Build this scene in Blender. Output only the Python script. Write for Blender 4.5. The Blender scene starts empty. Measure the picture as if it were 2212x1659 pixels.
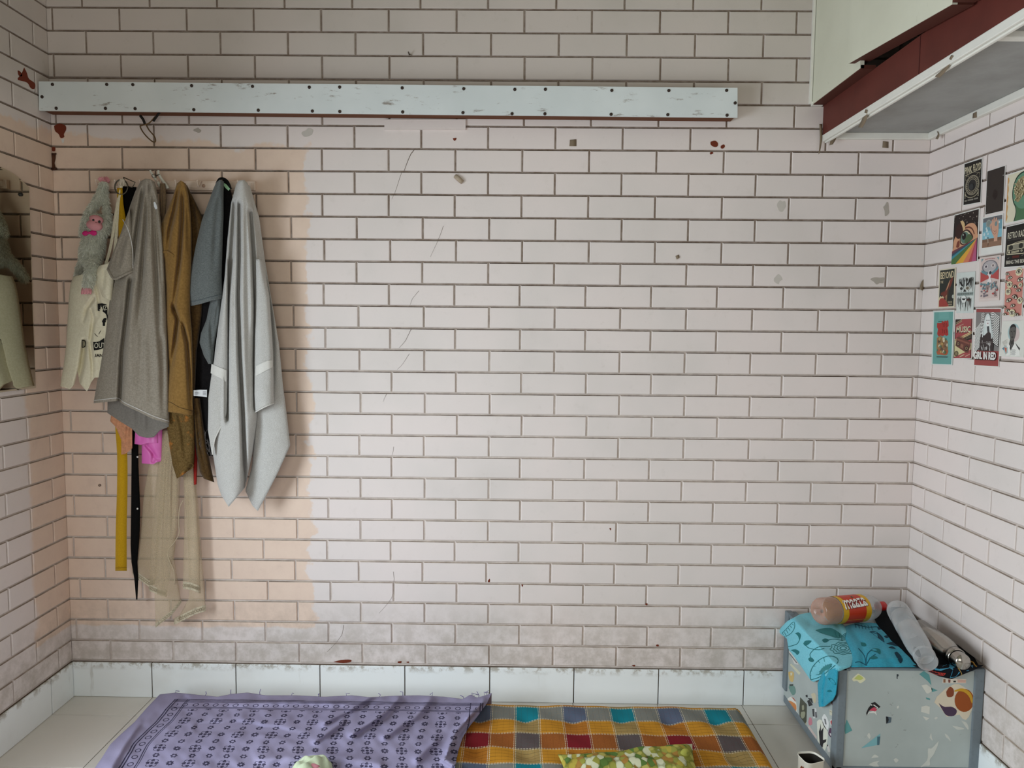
import bpy, bmesh, math, random
import numpy as np
from mathutils import Matrix, Vector, Quaternion
random.seed(7); np.random.seed(7)
PI = math.pi
SC = bpy.context.scene
COL = SC.collection

# ------------------------------------------------------------------ camera
CAM = np.array([1.61873, -2.53438, 1.35965]); YAW, PITCH, ROLL, FPX = -0.00898759, 0.0782399, 0.00902769, 1560.327
_f = np.array([math.sin(YAW)*math.cos(PITCH), math.cos(YAW)*math.cos(PITCH), -math.sin(PITCH)])
_r = np.array([math.cos(YAW), -math.sin(YAW), 0.]); _u = np.cross(_r, _f)
R_ = _r*math.cos(ROLL)+_u*math.sin(ROLL); U_ = -_r*math.sin(ROLL)+_u*math.cos(ROLL)
cam = bpy.data.cameras.new('camera'); cam.sensor_width = 36; cam.lens = 36*FPX/2212; cam.clip_start = .01
co = bpy.data.objects.new('camera', cam); COL.objects.link(co); SC.camera = co
M = Matrix.Identity(4)
for i in range(3):
    M[i][0] = R_[i]; M[i][1] = U_[i]; M[i][2] = -_f[i]; M[i][3] = CAM[i]
co.matrix_world = M
W = 3.01523                    # room width, z = 0 on the floor, y = 0 the back wall

def ray(px, py):
    return _f+(np.asarray(px, float)[..., None]-1106)/FPX*R_-(np.asarray(py, float)[..., None]-829.5)/FPX*U_
def onp(px, py, axis, val):    # survey point of the photograph on the plane axis = val
    d = ray(px, py); t = (val-CAM[axis])/d[..., axis]
    return CAM+t[..., None]*d
def at(px, py, y): return onp(px, py, 1, np.asarray(y, float))
def atf(px, py, z=0.): return onp(px, py, 2, np.asarray(z, float))
def atx(px, py, x): return onp(px, py, 0, np.asarray(x, float))

# ------------------------------------------------------------------ world, lights, exposure
SC.view_settings.view_transform = 'Standard'; SC.view_settings.look = 'None'
SC.view_settings.gamma = 1; SC.view_settings.use_curve_mapping = False
SC.view_settings.exposure = -0.05
wd = bpy.data.worlds.new('sky'); SC.world = wd; wd.use_nodes = True
wd.node_tree.nodes['Background'].inputs[0].default_value = (.75, .87, 1, 1)
wd.node_tree.nodes['Background'].inputs[1].default_value = 1.0
def area(name, loc, aim, sx, sy, power, col):
    l = bpy.data.lights.new(name, 'AREA'); l.shape = 'RECTANGLE'; l.size = sx; l.size_y = sy; l.energy = power; l.color = col
    o = bpy.data.objects.new(name, l); COL.objects.link(o); o.location = loc
    o.rotation_euler = Vector(aim).to_track_quat('-Z', 'Y').to_euler(); return o
area('daylight_balcony', (-.22, -1.72, .98), (1, .0, -.48), 1.36, 1.3, 70, (.83, .93, 1)).data.spread = math.radians(172)
area('rear_fill', (1.5, -3.92, 1.5), (-.15, 1, .10), 1.6, 1.3, 15, (1, .94, .81))  # fill lamp added behind the camera, no known source there
try:
    SC.cycles.max_bounces = 10; SC.cycles.diffuse_bounces = 6; SC.cycles.transparent_max_bounces = 16; SC.cycles.caustics_refractive = False; SC.cycles.caustics_reflective = False
    SC.cycles.sample_clamp_indirect = 6
except Exception: pass

# ------------------------------------------------------------------ materials
def lin(c): return tuple(((v/255.)/12.92 if v/255. <= .04045 else ((v/255.+.055)/1.055)**2.4) for v in c[:3])
class X:                        # a node-socket expression
    def __init__(s, t, k): s.t, s.k = t, k
    def _m(s, op, b=None, c=None, clamp=False):
        n = s.t.nodes.new('ShaderNodeMath'); n.operation = op; n.use_clamp = clamp
        for i, v in enumerate((s, b, c)):
            if v is None: continue
            if isinstance(v, X): s.t.links.new(v.k, n.inputs[i])
            else: n.inputs[i].default_value = v
        return X(s.t, n.outputs[0])
    def __add__(s, b): return s._m('ADD', b)
    __radd__ = __add__
    def __sub__(s, b): return s._m('SUBTRACT', b)
    def __rsub__(s, b): return (s*-1)+b
    def __mul__(s, b): return s._m('MULTIPLY', b)
    __rmul__ = __mul__
    def __truediv__(s, b): return s._m('DIVIDE', b)
    def lt(s, b): return s._m('LESS_THAN', b)
    def gt(s, b): return s._m('GREATER_THAN', b)
    def fr(s): return s._m('FRACT')
    def fl(s): return s._m('FLOOR')
    def ab(s): return s._m('ABSOLUTE')
    def mx(s, b): return s._m('MAXIMUM', b)
    def mn(s, b): return s._m('MINIMUM', b)
    def pw(s, b): return s._m('POWER', b)
    def sin(s): return s._m('SINE')
    def cos(s): return s._m('COSINE')
    def sq(s): return s._m('SQRT')
    def atan2(s, b): return s._m('ARCTAN2', b)
    def cl(s): return s._m('ADD', 0., None, True)
    def st(s, a, b):            # smooth step from a to b
        n = s.t.nodes.new('ShaderNodeMapRange'); n.interpolation_type = 'SMOOTHSTEP'
        s.t.links.new(s.k, n.inputs[0]); n.inputs[1].default_value = a; n.inputs[2].default_value = b
        return X(s.t, n.outputs[0])
class MT:
    def __init__(s, name, rough=.8, spec=.3):
        s.m = bpy.data.materials.new(name); s.m.use_nodes = True; s.t = s.m.node_tree
        s.b = s.t.nodes['Principled BSDF']; s.b.inputs['Roughness'].default_value = rough
        s.b.inputs['Specular IOR Level'].default_value = spec
    def pos(s):
        n = s.t.nodes.new('ShaderNodeNewGeometry'); q = s.t.nodes.new('ShaderNodeSeparateXYZ'); s.t.links.new(n.outputs['Position'], q.inputs[0])
        s.P = n.outputs['Position']; return [X(s.t, q.outputs[i]) for i in range(3)]
    def obj(s):
        n = s.t.nodes.new('ShaderNodeTexCoord'); q = s.t.nodes.new('ShaderNodeSeparateXYZ'); s.t.links.new(n.outputs['Object'], q.inputs[0])
        s.P = n.outputs['Object']; return [X(s.t, q.outputs[i]) for i in range(3)]
    def uv(s):
        n = s.t.nodes.new('ShaderNodeUVMap'); q = s.t.nodes.new('ShaderNodeSeparateXYZ'); s.t.links.new(n.outputs[0], q.inputs[0])
        s.P = n.outputs[0]; return [X(s.t, q.outputs[i]) for i in range(2)]
    def noise(s, scale, detail=3, rough=.55, vec=None, stretch=None, dist=0):
        n = s.t.nodes.new('ShaderNodeTexNoise'); n.inputs['Scale'].default_value = scale; n.inputs['Detail'].default_value = detail
        n.inputs['Roughness'].default_value = rough; n.inputs['Distortion'].default_value = dist
        v = vec or s.P
        if stretch:
            mp = s.t.nodes.new('ShaderNodeMapping'); mp.inputs['Scale'].default_value = stretch; s.t.links.new(v, mp.inputs[0]); v = mp.outputs[0]
        s.t.links.new(v, n.inputs['Vector']); return X(s.t, n.outputs['Fac'])
    def voro(s, scale, feat='F1', out='Distance', vec=None):
        n = s.t.nodes.new('ShaderNodeTexVoronoi'); n.inputs['Scale'].default_value = scale; n.feature = feat
        s.t.links.new(vec or s.P, n.inputs['Vector']); return n.outputs[out]
    def mix(s, f, a, b):
        n = s.t.nodes.new('ShaderNodeMix'); n.data_type = 'RGBA'
        if isinstance(f, X): s.t.links.new(f.k, n.inputs[0])
        else: n.inputs[0].default_value = f
        for i, v in ((6, a), (7, b)):
            if isinstance(v, tuple): n.inputs[i].default_value = (*v[:3], 1)
            else: s.t.links.new(v, n.inputs[i])
        return n.outputs[2]
    def col(s, c):
        if isinstance(c, tuple): s.b.inputs['Base Color'].default_value = (*c[:3], 1)
        else: s.t.links.new(c, s.b.inputs['Base Color'])
    def bump(s, h, strength=.3, dist=.002):
        n = s.t.nodes.new('ShaderNodeBump'); n.inputs['Strength'].default_value = strength; n.inputs['Distance'].default_value = dist
        s.t.links.new(h.k, n.inputs['Height']); s.t.links.new(n.outputs[0], s.b.inputs['Normal'])
_flat = {}
def flat(c, rough=.6, metal=0., spec=.3):
    key = (tuple(c), rough, metal, spec)
    if key not in _flat:
        k = MT('paint_%d_%d_%d' % tuple(int(v) for v in c[:3]), rough, spec); k.pos()
        k.col(k.mix(k.noise(35, 2), tuple(v*.93 for v in lin(c)), tuple(min(1, v*1.06) for v in lin(c))))
        k.b.inputs['Metallic'].default_value = metal; _flat[key] = k.m
    return _flat[key]
def fabric(name, c, var=.12, scale=220, bump=.25, c2=None, big=.1, rough=.95, stretch=None, bscale=None):
    k = MT(name, rough, .1); k.obj()
    a = lin(c); b = lin(c2) if c2 else tuple(v*(1-var*2) for v in a)
    n1 = k.noise(scale, 3, .7, stretch=stretch); n2 = k.noise(9, 3)
    f = (n1.st(.32, .68)*(1-big)+n2*big*1.0).cl()
    k.col(k.mix(f, a, b)); k.bump(k.noise(bscale or scale*1.6, 2, .7), bump, .0015)
    k.b.inputs['Sheen Weight'].default_value = .12 if max(c) > 70 else 0.
    return k.m

def paint_brick():
    k = MT('painted_brick', .62, .25); x, y, z = k.pos()
    a = k.noise(7, 4, .6); b = k.noise(2.2, 3); c = k.noise(38, 3); d = k.noise(16, 5, .7)
    white = k.mix(b.st(.3, .7), lin((228, 217, 213)), lin((221, 213, 209)))
    peach = k.mix(d.st(.3, .75), lin((228, 205, 187)), lin((223, 199, 182)))
    jag = (a-.5)*.16+(d-.5)*.05
    m = (x+jag).st(.885, .872)*((z+jag*.9+x*.05).st(2.02, 2.0))*((z+jag*.25).st(.262, .272))
    m = m*((y+jag*.6+(z-1.2)._m('MINIMUM', 0.)*.0+((z.gt(1.25))*.4)).st(-.20, -.17))
    colr = k.mix(m, white, peach)
    # grime: broad smudges, heavier on the lowest courses; colour also darkens evenly near the ceiling
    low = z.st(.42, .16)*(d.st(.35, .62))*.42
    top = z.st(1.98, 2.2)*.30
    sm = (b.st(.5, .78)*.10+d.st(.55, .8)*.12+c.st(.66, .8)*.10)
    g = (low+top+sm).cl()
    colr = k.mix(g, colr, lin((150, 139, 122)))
    k.col(colr); k.bump(k.noise(160, 3)*.6+k.noise(40, 3)*.6, .18, .0015)
    return k.m
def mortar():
    k = MT('joint_mortar', .85, .1); x, y, z = k.pos()
    n = k.noise(20, 4, .7); f = (n.st(.25, .7)*.35+z.st(.9, 1.8)*.65).cl()  # patchy dirt; joint colour also darkens towards the upper courses
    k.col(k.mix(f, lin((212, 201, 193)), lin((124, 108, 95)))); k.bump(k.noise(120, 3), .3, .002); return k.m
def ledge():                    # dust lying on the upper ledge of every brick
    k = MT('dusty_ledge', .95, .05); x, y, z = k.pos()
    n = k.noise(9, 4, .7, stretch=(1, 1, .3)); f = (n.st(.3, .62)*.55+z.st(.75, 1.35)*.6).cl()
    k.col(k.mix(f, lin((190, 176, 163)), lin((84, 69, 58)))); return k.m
def tile_mat(name, c, streak=True):
    k = MT(name, .32, .45); x, y, z = k.pos()
    n = k.noise(5, 4); s = k.noise(22, 4, .7, stretch=(1, 1, .12)); h = k.noise(26, 4, .7)
    band = z.st(.098, .128)*h.st(.46, .62)*.75
    st = s.st(.62, .74)*.45
    g = (n.st(.5, .85)*.16+((band+st) if streak else h.st(.62, .8)*.25)).cl()
    k.col(k.mix(g, lin(c), lin((158, 150, 134)))); return k.m
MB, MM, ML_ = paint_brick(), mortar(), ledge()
MSK = tile_mat('glazed_skirting_tile', (240, 245, 246)); MFL = tile_mat('floor_tile_glaze', (214, 209, 200), False)
MWALL = flat((120, 112, 104), .8)

# ------------------------------------------------------------------ object helpers
def link(name, me, parent=None):
    o = bpy.data.objects.new(name, me); COL.objects.link(o)
    if parent is not None: o.parent = parent
    return o
def tag(o, label=None, cat=None, group=None, kind=None):
    if label: o['label'] = label
    if cat: o['category'] = cat
    if group: o['group'] = group
    if kind: o['kind'] = kind
    return o
def thing(name, label, cat, loc=(0, 0, 0), group=None):
    o = link(name, None); o.location = [float(v) for v in loc]; o.empty_display_size = .02
    return tag(o, label, cat, group)
class MBk:                      # mesh collector (world coordinates)
    def __init__(s): s.v = []; s.f = []; s.mi = []; s.mats = []; s.uv = None; s.sm = []
    def mat(s, m):
        if m not in s.mats: s.mats.append(m)
        return s.mats.index(m)
    def add(s, V, F, m=None, smooth=False):
        o = len(s.v); s.v += [tuple(map(float, q)) for q in V]; i = s.mat(m) if m else 0
        for f in F: s.f.append(tuple(o+j for j in f)); s.mi.append(i); s.sm.append(smooth)
        return s
    def box(s, lo, hi, m=None, bev=0):
        x0, y0, z0 = lo; x1, y1, z1 = hi
        if bev:
            bm = bmesh.new(); bmesh.ops.create_cube(bm, size=1)
            for v in bm.verts: v.co = Vector(((x0+x1)/2+v.co.x*(x1-x0), (y0+y1)/2+v.co.y*(y1-y0), (z0+z1)/2+v.co.z*(z1-z0)))
            bmesh.ops.bevel(bm, geom=bm.edges[:], offset=bev, segments=2, profile=.5, affect='EDGES')
            bm.verts.index_update(); V = [v.co[:] for v in bm.verts]; F = [[v.index for v in f.verts] for f in bm.faces]; bm.free()
            return s.add(V, F, m)
        V = [(x, y, z) for z in (z0, z1) for y in (y0, y1) for x in (x0, x1)]
        return s.add(V, [(0, 2, 3, 1), (4, 5, 7, 6), (0, 1, 5, 4), (2, 6, 7, 3), (0, 4, 6, 2), (1, 3, 7, 5)], m)
    def prism(s, pts, vec, m=None):   # polygon (3D points) extruded by vec
        n = len(pts); P = np.array(pts, float); Q = P+np.array(vec, float)
        return s.add(list(P)+list(Q), [tuple(range(n))[::-1], tuple(range(n, 2*n))]+[(i, (i+1) % n, n+(i+1) % n, n+i) for i in range(n)], m)
    def tube(s, pts, r, m=None, seg=8, caps=True):
        P = np.array(pts, float); n = len(P); r = np.broadcast_to(np.asarray(r, float), (n,))
        T = np.gradient(P, axis=0); T /= np.linalg.norm(T, axis=1)[:, None]+1e-12
        a = np.array([0, 0, 1.]) if abs(T[0][2]) < .9 else np.array([1., 0, 0]); V = []
        N = np.cross(T[0], a); N /= np.linalg.norm(N)
        for i in range(n):
            N = N-T[i]*(N@T[i]); N /= np.linalg.norm(N)+1e-12; B = np.cross(T[i], N)
            for k in range(seg):
                t = 2*PI*k/seg; V.append(P[i]+r[i]*(math.cos(t)*N+math.sin(t)*B))
        F = [(i*seg+k, i*seg+(k+1) % seg, (i+1)*seg+(k+1) % seg, (i+1)*seg+k) for i in range(n-1) for k in range(seg)]
        if caps: F += [tuple(range(seg))[::-1], tuple((n-1)*seg+k for k in range(seg))]
        return s.add(V, F, m, True)
    def lathe(s, prof, org, axis, m=None, seg=32):   # prof: (distance along axis, radius)
        A = np.array(axis, float); A /= np.linalg.norm(A); h = np.array([0, 0, 1.]) if abs(A[2]) < .9 else np.array([1., 0, 0])
        N = np.cross(A, h); N /= np.linalg.norm(N); B = np.cross(A, N); O = np.array(org, float); V = []
        for (d, r) in prof:
            for k in range(seg):
                t = 2*PI*k/seg; V.append(O+A*d+r*(math.cos(t)*N+math.sin(t)*B))
        n = len(prof)
        F = [(i*seg+k, i*seg+(k+1) % seg, (i+1)*seg+(k+1) % seg, (i+1)*seg+k) for i in range(n-1) for k in range(seg)]
        return s.add(V, F, m, True)
    def ell(s, c, rad, m=None, seg=16, rings=10, rot=None):
        V = []; F = []; c = np.array(c, float); rad = np.array(rad, float)*np.ones(3)
        for i in range(rings+1):
            p = PI*i/rings
            for k in range(seg):
                t = 2*PI*k/seg; q = np.array([math.sin(p)*math.cos(t), math.sin(p)*math.sin(t), math.cos(p)])*rad
                if rot is not None: q = np.array(rot @ Vector(q))
                V.append(c+q)
        for i in range(rings):
            for k in range(seg): F.append((i*seg+k, (i+1)*seg+k, (i+1)*seg+(k+1) % seg, i*seg+(k+1) % seg))
        return s.add(V, F, m, True)
    def build(s, name, m=None, parent=None, weld=0):
        me = bpy.data.meshes.new(name)
        V = np.array(s.v, float)
        if parent is not None: V = V-np.array(parent.matrix_basis.translation)
        me.from_pydata(V.tolist(), [], s.f); ms = s.mats or [m]
        for q in ms: me.materials.append(q)
        if s.mats: me.polygons.foreach_set('material_index', s.mi)
        me.polygons.foreach_set('use_smooth', s.sm)
        if weld:
            bm = bmesh.new(); bm.from_mesh(me); bmesh.ops.remove_doubles(bm, verts=bm.verts, dist=weld); bmesh.ops.recalc_face_normals(bm, faces=bm.faces); bm.to_mesh(me); bm.free()
        me.update(); return link(name, me, parent)
def top(o, label, cat, group=None): return tag(o, label, cat, group)
def centre(mb):                 # move a top-level mesh object's origin to its base
    return mb
def fuse(mb, voxel, name, mat, parent=None, smooth=4):   # one continuous skin over overlapping solids
    t = mb.build('tmp', mat); md = t.modifiers.new('r', 'REMESH'); md.mode = 'VOXEL'; md.voxel_size = voxel
    sm = t.modifiers.new('s', 'SMOOTH'); sm.iterations = smooth; sm.factor = .5
    dg = bpy.context.evaluated_depsgraph_get(); me = bpy.data.meshes.new_from_object(t.evaluated_get(dg))
    bpy.data.objects.remove(t); me.materials.clear(); me.materials.append(mat)
    if parent is not None: me.transform(Matrix.Translation(-parent.matrix_basis.translation))
    me.polygons.foreach_set('use_smooth', [True]*len(me.polygons)); me.name = name
    return link(name, me, parent)
_glyph = {}
def glyphs(s, bold=0.):
    if (s, bold) not in _glyph:
        cu = bpy.data.curves.new('t', 'FONT'); cu.body = s; cu.resolution_u = 2; cu.offset = bold
        o = bpy.data.objects.new('t', cu); COL.objects.link(o)
        dg = bpy.context.evaluated_depsgraph_get(); me = bpy.data.meshes.new_from_object(o.evaluated_get(dg))
        V = np.array([v.co[:2] for v in me.vertices]); F = [tuple(p.vertices) for p in me.polygons]
        bpy.data.objects.remove(o); bpy.data.curves.remove(cu); bpy.data.meshes.remove(me)
        V = V-V.min(0); V = V/V.max(0); _glyph[(s, bold)] = (V, F)
    return _glyph[(s, bold)]
class Art:                      # flat print: coloured shapes laid over a mapped surface, u to the right, v downwards
    def __init__(s, mp, eps=.00012, paper=.55): s.mp = mp; s.e = eps; s.l = 1; s.mb = MBk(); s.r = paper
    def _put(s, V, F, c):
        V = np.array(V, float); s.mb.add(s.mp(V[:, 0], V[:, 1], s.e*s.l), F, flat(c, s.r)); s.l += 1
    def poly(s, pts, c): s._put(pts, [tuple(range(len(pts)))], c)
    def rect(s, u0, v0, u1, v1, c, n=1):
        if n == 1: return s.poly([(u0, v0), (u1, v0), (u1, v1), (u0, v1)], c)
        U = np.linspace(u0, u1, n+1); s._put([(u, v) for v in (v0, v1) for u in U], [(i, i+1, n+2+i, n+1+i) for i in range(n)], c)
    def ell(s, u, v, a, b, c, n=28, rot=0.):
        t = np.linspace(0, 2*PI, n, endpoint=False); x, y = a*np.cos(t), b*np.sin(t)
        s.poly(list(zip(u+x*math.cos(rot)-y*math.sin(rot), v+x*math.sin(rot)+y*math.cos(rot))), c)
    def ring(s, u, v, a, b, w, c, n=36, t0=0., t1=2*PI):
        t = np.linspace(t0, t1, n); s._put(list(zip(u+a*np.cos(t), v+b*np.sin(t)))+list(zip(u+(a-w)*np.cos(t), v+(b-w*b/a)*np.sin(t))), [(i, i+1, n+i+1, n+i) for i in range(n-1)], c)
    def line(s, pts, w, c, w1=None):
        P = np.array(pts, float); n = len(P); T = np.gradient(P, axis=0); T /= np.linalg.norm(T, axis=1)[:, None]+1e-9
        N = np.stack([-T[:, 1], T[:, 0]], 1)*(np.linspace(w, w if w1 is None else w1, n)[:, None]/2)
        s._put(list(P+N)+list(P-N), [(i, i+1, n+i+1, n+i) for i in range(n-1)], c)
    def text(s, t, u0, v0, u1, v1, c, bold=.0, shear=0., arc=0.):
        V, F = glyphs(t, bold); V = V.copy(); xx = V[:, 0]
        u = u0+xx*(u1-u0)+V[:, 1]*shear; v = v1-V[:, 1]*(v1-v0)-arc*4*xx*(1-xx)
        s._put(np.stack([u, v], 1), F, c)
    def build(s, name, parent): return s.mb.build(name, None, parent)
def sm(pts, n=24):              # smooth curve through points
    P = np.array(pts, float); t = np.linspace(0, 1, len(P)); q = np.linspace(0, 1, n)
    k = len(P)
    if k < 3: return np.stack([np.interp(q, t, P[:, j]) for j in range(P.shape[1])], 1)
    out = []
    for a in q*(k-1):
        i = min(int(a), k-2); f = a-i; p0, p1, p2, p3 = P[max(i-1, 0)], P[i], P[i+1], P[min(i+2, k-1)]
        out.append(.5*((2*p1)+(-p0+p2)*f+(2*p0-5*p1+4*p2-p3)*f*f+(-p0+3*p1-3*p2+p3)*f**3))
    return np.array(out)

# ------------------------------------------------------------------ the room
Z0 = .1306
def zr(j, dz={0:.0021,1:.0023,2:.0018,5:-.0015,6:-.0016,7:-.0019,8:-.0025,9:-.003,10:-.0036,11:-.0032,12:-.0026,13:-.0029,14:-.0035,15:-.0024,16:-.0029,17:-.0016,18:-.0003,19:0,20:.0005,21:.0007,22:.0014,23:.0015,24:.0018,25:.0026,26:.0022,27:.0035,28:.0035,29:.0029,30:.0029}):
    return Z0+(30-j)*.0766+dz.get(j, .0018 if j < 3 else -.001)
ROWS = {-1:(1.0442-.2311,.2305),0:(.9368,.23),1:(.8225,.2306),2:(.9386,.2306),3:(.8235,.2305),4:(.9375,.2305),5:(.8157,.2306),6:(.9334,.2304),7:(.8163,.2302),8:(.9336,.23),9:(.8233,.2296),10:(.9392,.2297),11:(.8216,.2296),12:(.9352,.2287),13:(.8274,.2291),14:(.9398,.228),15:(.8319,.2283),16:(.9431,.2285),17:(.8336,.2285),18:(.9444,.2295),19:(.8281,.2295),20:(.9424,.2286),21:(.8321,.2285),22:(.9433,.2287),23:(.8308,.2286),24:(.938,.2295),25:(.8217,.2298),26:(.9486,.2276),27:(.8272,.2304),28:(.9401,.2305),29:(.8319,.2304)}
ROOMH, YF = 2.95, -4.0
JG = .0031                       # half the vertical joint
def brick_mesh(L, H, D=.0055, bv=.0022):
    a, b = L/2, H/2; V = [(-a, D, -b), (a, D, -b), (a, D, b), (-a, D, b), (-a, bv, -b), (a, bv, -b), (a, bv, b), (-a, bv, b), (-a+bv, 0, -b+bv), (a-bv, 0, -b+bv), (a-bv, 0, b-bv), (-a+bv, 0, b-bv)]
    F = [(8, 9, 10, 11)]+[(i, (i+1) % 4, 4+(i+1) % 4, 4+i) for i in range(4)]+[(4+i, 4+(i+1) % 4, 8+(i+1) % 4, 8+i) for i in range(4)]
    return V, F
_bm = {}
def shared_brick(L, H):
    key = (round(L/.004), round(H/.003))
    if key not in _bm:
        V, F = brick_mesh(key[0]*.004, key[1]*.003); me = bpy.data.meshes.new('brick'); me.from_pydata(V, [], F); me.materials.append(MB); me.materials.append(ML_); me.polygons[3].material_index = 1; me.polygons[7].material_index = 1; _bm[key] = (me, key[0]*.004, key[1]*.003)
    return _bm[key]
def lay(wall, pieces, M0, limit, occ):
    """pieces: (s0, s1, z0, z1) along the wall; the ones that show largest become parts, the rest one joined part."""
    sc = []
    for p in pieces:
        s0, s1, z0, z1 = p; sc.append(occ(p)*(s1-s0)*(z1-z0))
    order = np.argsort(sc)[::-1]; own = set(int(i) for i in order[:limit] if sc[int(i)] > 2e-4)
    rest = MBk(); rng = random.Random(3)
    for i, (s0, s1, z0, z1) in enumerate(pieces):
        L, H = s1-s0, z1-z0; c = Vector(((s0+s1)/2, rng.uniform(-.0006, .0006), (z0+z1)/2))
        tilt = Matrix.Rotation(rng.uniform(-.0016, .0016), 4, 'Y') @ Matrix.Rotation(rng.uniform(-.004, .004), 4, 'Z')
        if i in own:
            me, l0, h0 = shared_brick(L, H); o = link('brick', me, wall)
            o.matrix_basis = M0 @ Matrix.Translation(c) @ tilt @ Matrix.Diagonal((L/l0, 1, H/h0, 1))
        else:
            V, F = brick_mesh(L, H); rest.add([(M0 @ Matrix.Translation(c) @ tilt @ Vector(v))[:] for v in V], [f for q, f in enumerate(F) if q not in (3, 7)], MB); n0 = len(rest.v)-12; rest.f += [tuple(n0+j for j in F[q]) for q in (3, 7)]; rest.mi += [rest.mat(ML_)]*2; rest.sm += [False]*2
    if rest.v:
        o = rest.build('brickwork', MB, wall); o['kind'] = 'stuff'
def rowparams(r):
    if r in ROWS: return ROWS[r]
    return (.9368, .2305) if r % 2 == 0 else (.8131, .2305)

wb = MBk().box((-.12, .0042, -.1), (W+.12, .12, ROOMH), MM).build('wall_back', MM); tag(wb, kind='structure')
pieces = []
for r in range(-7, 30):
    zt, zb = zr(r)-.0012, zr(r+1)+.0042
    if zt > ROOMH: zt = ROOMH
    a, m = rowparams(r); k0 = math.floor(a/m)
    js = [a+i*m+random.uniform(-.0008, .0008) for i in range(-k0, 20) if .012 < a+i*m < W-.012]
    e = [-.002]+js+[W+.002]
    for s0, s1 in zip(e[:-1], e[1:]): pieces.append((s0+(JG if s0 > 0 else 0), s1-(JG if s1 < W else 0), zb, zt))
def occ_back(p):
    x, z = (p[0]+p[1])/2, (p[2]+p[3])/2
    if z > 2.44: return .02
    if 2.06 < z < 2.16 and x < 2.33: return .05
    if x > 2.64 and z > 2.05: return .02
    if z < .34 and x > 2.62: return .1
    if .33 < x < .8 and .95 < z < 1.83: return .1
    return 1
lay(wb, pieces, Matrix.Identity(4), 296, occ_back)
# right wall: local s runs towards the camera
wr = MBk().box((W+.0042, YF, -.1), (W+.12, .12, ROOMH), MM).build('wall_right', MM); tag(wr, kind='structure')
def side_pieces(par, offs, ymax, zlo=-1):
    out = []
    for r in range(-7, 30):
        zt, zb = min(zr(r)-.0012, ROOMH), zr(r+1)+.0042; o = offs.get(r, par[r % 2]); e = [0.]+[o+i*.2295 for i in range(0, 30) if .012 < o+i*.2295 < ymax]+[ymax]
        for s0, s1 in zip(e[:-1], e[1:]): out.append((s0+(JG if s0 > 0 else -.001), s1-JG, zb, zt))
    return out
def joint_offsets(D, wx):
    o = {}
    for r, pxs in D.items():
        zz = (zr(r)+zr(r+1))/2; v = []
        for px in pxs:
            lo, hi = 0., 1.6
            for _ in range(40):
                m = (lo+hi)/2; d = np.array([wx, -m, zz])-CAM; q = 1106+FPX*(d@R_)/(d@_f)
                if (q < px) == (wx > 0): lo = m
                else: hi = m
            v.append(lo)
        o[r] = float(np.mean([x-i*.2295 for i, x in enumerate(sorted(v))]))
        while o[r] > .2295: o[r] -= .2295
    return o
RO = joint_offsets({17:[2098,2208.6],19:[2092.8,2202],21:[2085,2193],23:[2079,2187.7],25:[2075.6,2182],18:[2047.6,2147],20:[2040.7,2140.7],22:[2036.8,2133.5],24:[2032,2128]}, W)
LO = joint_offsets({20:[63.3],22:[68],24:[71],19:[109.4],21:[114],23:[116.3],25:[119]}, 0.)
rpar = {0: float(np.mean([RO[i] for i in (18, 20, 22, 24)])), 1: float(np.mean([RO[i] for i in (17, 19, 21, 23, 25)]))}
lpar = {0: float(np.mean([LO[i] for i in (20, 22, 24)])), 1: float(np.mean([LO[i] for i in (19, 21, 23, 25)]))}
MR = Matrix(((0, 1, 0, W), (-1, 0, 0, 0), (0, 0, 1, 0), (0, 0, 0, 1)))   # local x -> -Y, local y (into the wall) -> +X
def occ_side(lim, hi, lo):
    def f(p):
        s, z = (p[0]+p[1])/2, (p[2]+p[3])/2
        return 1 if (p[0] < lim and lo < z < hi) else .01
    return f
lay(wr, side_pieces(rpar, RO, 1.6), MR, 74, occ_side(.42, 2.02, .25))
# left wall with the balcony opening that lights the room
OY0, OY1, OZ0, OZ1 = -2.42, -1.02, .05, 1.7
wl = MBk()
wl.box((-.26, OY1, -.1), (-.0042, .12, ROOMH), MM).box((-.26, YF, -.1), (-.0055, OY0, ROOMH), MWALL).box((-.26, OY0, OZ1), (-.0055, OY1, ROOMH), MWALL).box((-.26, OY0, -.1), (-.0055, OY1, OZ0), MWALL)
wl = wl.build('wall_left', MM); tag(wl, kind='structure')
ML = Matrix(((0, -1, 0, 0), (1, 0, 0, 0), (0, 0, 1, 0), (0, 0, 0, 1)))   # local x -> +Y, local y (into the wall) -> -X
lay(wl, [(-b, -a, c, d) for a, b, c, d in side_pieces(lpar, LO, .9)], ML, 60, lambda p: 1 if p[1] > -.30 and .1 < p[2] < 2.45 else .01)
dr = MBk()
for lo, hi in (((-.2, OY0-.05, OZ0), (.004, OY0, OZ1+.05)), ((-.2, OY1, OZ0), (.004, OY1+.05, OZ1+.05)), ((-.2, OY0, OZ1), (.004, OY1, OZ1+.05))): dr.box(lo, hi, flat((120, 70, 50)))
tag(dr.build('door_1', None), kind='structure')
wf = MBk().box((-.12, YF-.12, -.1), (.65, YF, ROOMH), MWALL).box((2.35, YF-.12, -.1), (W+.12, YF, ROOMH), MWALL).box((.65, YF-.12, -.1), (2.35, YF, .8), MWALL).box((.65, YF-.12, 2.2), (2.35, YF, ROOMH), MWALL).build('wall_front', MWALL); tag(wf, kind='structure')
wn = MBk()
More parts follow.
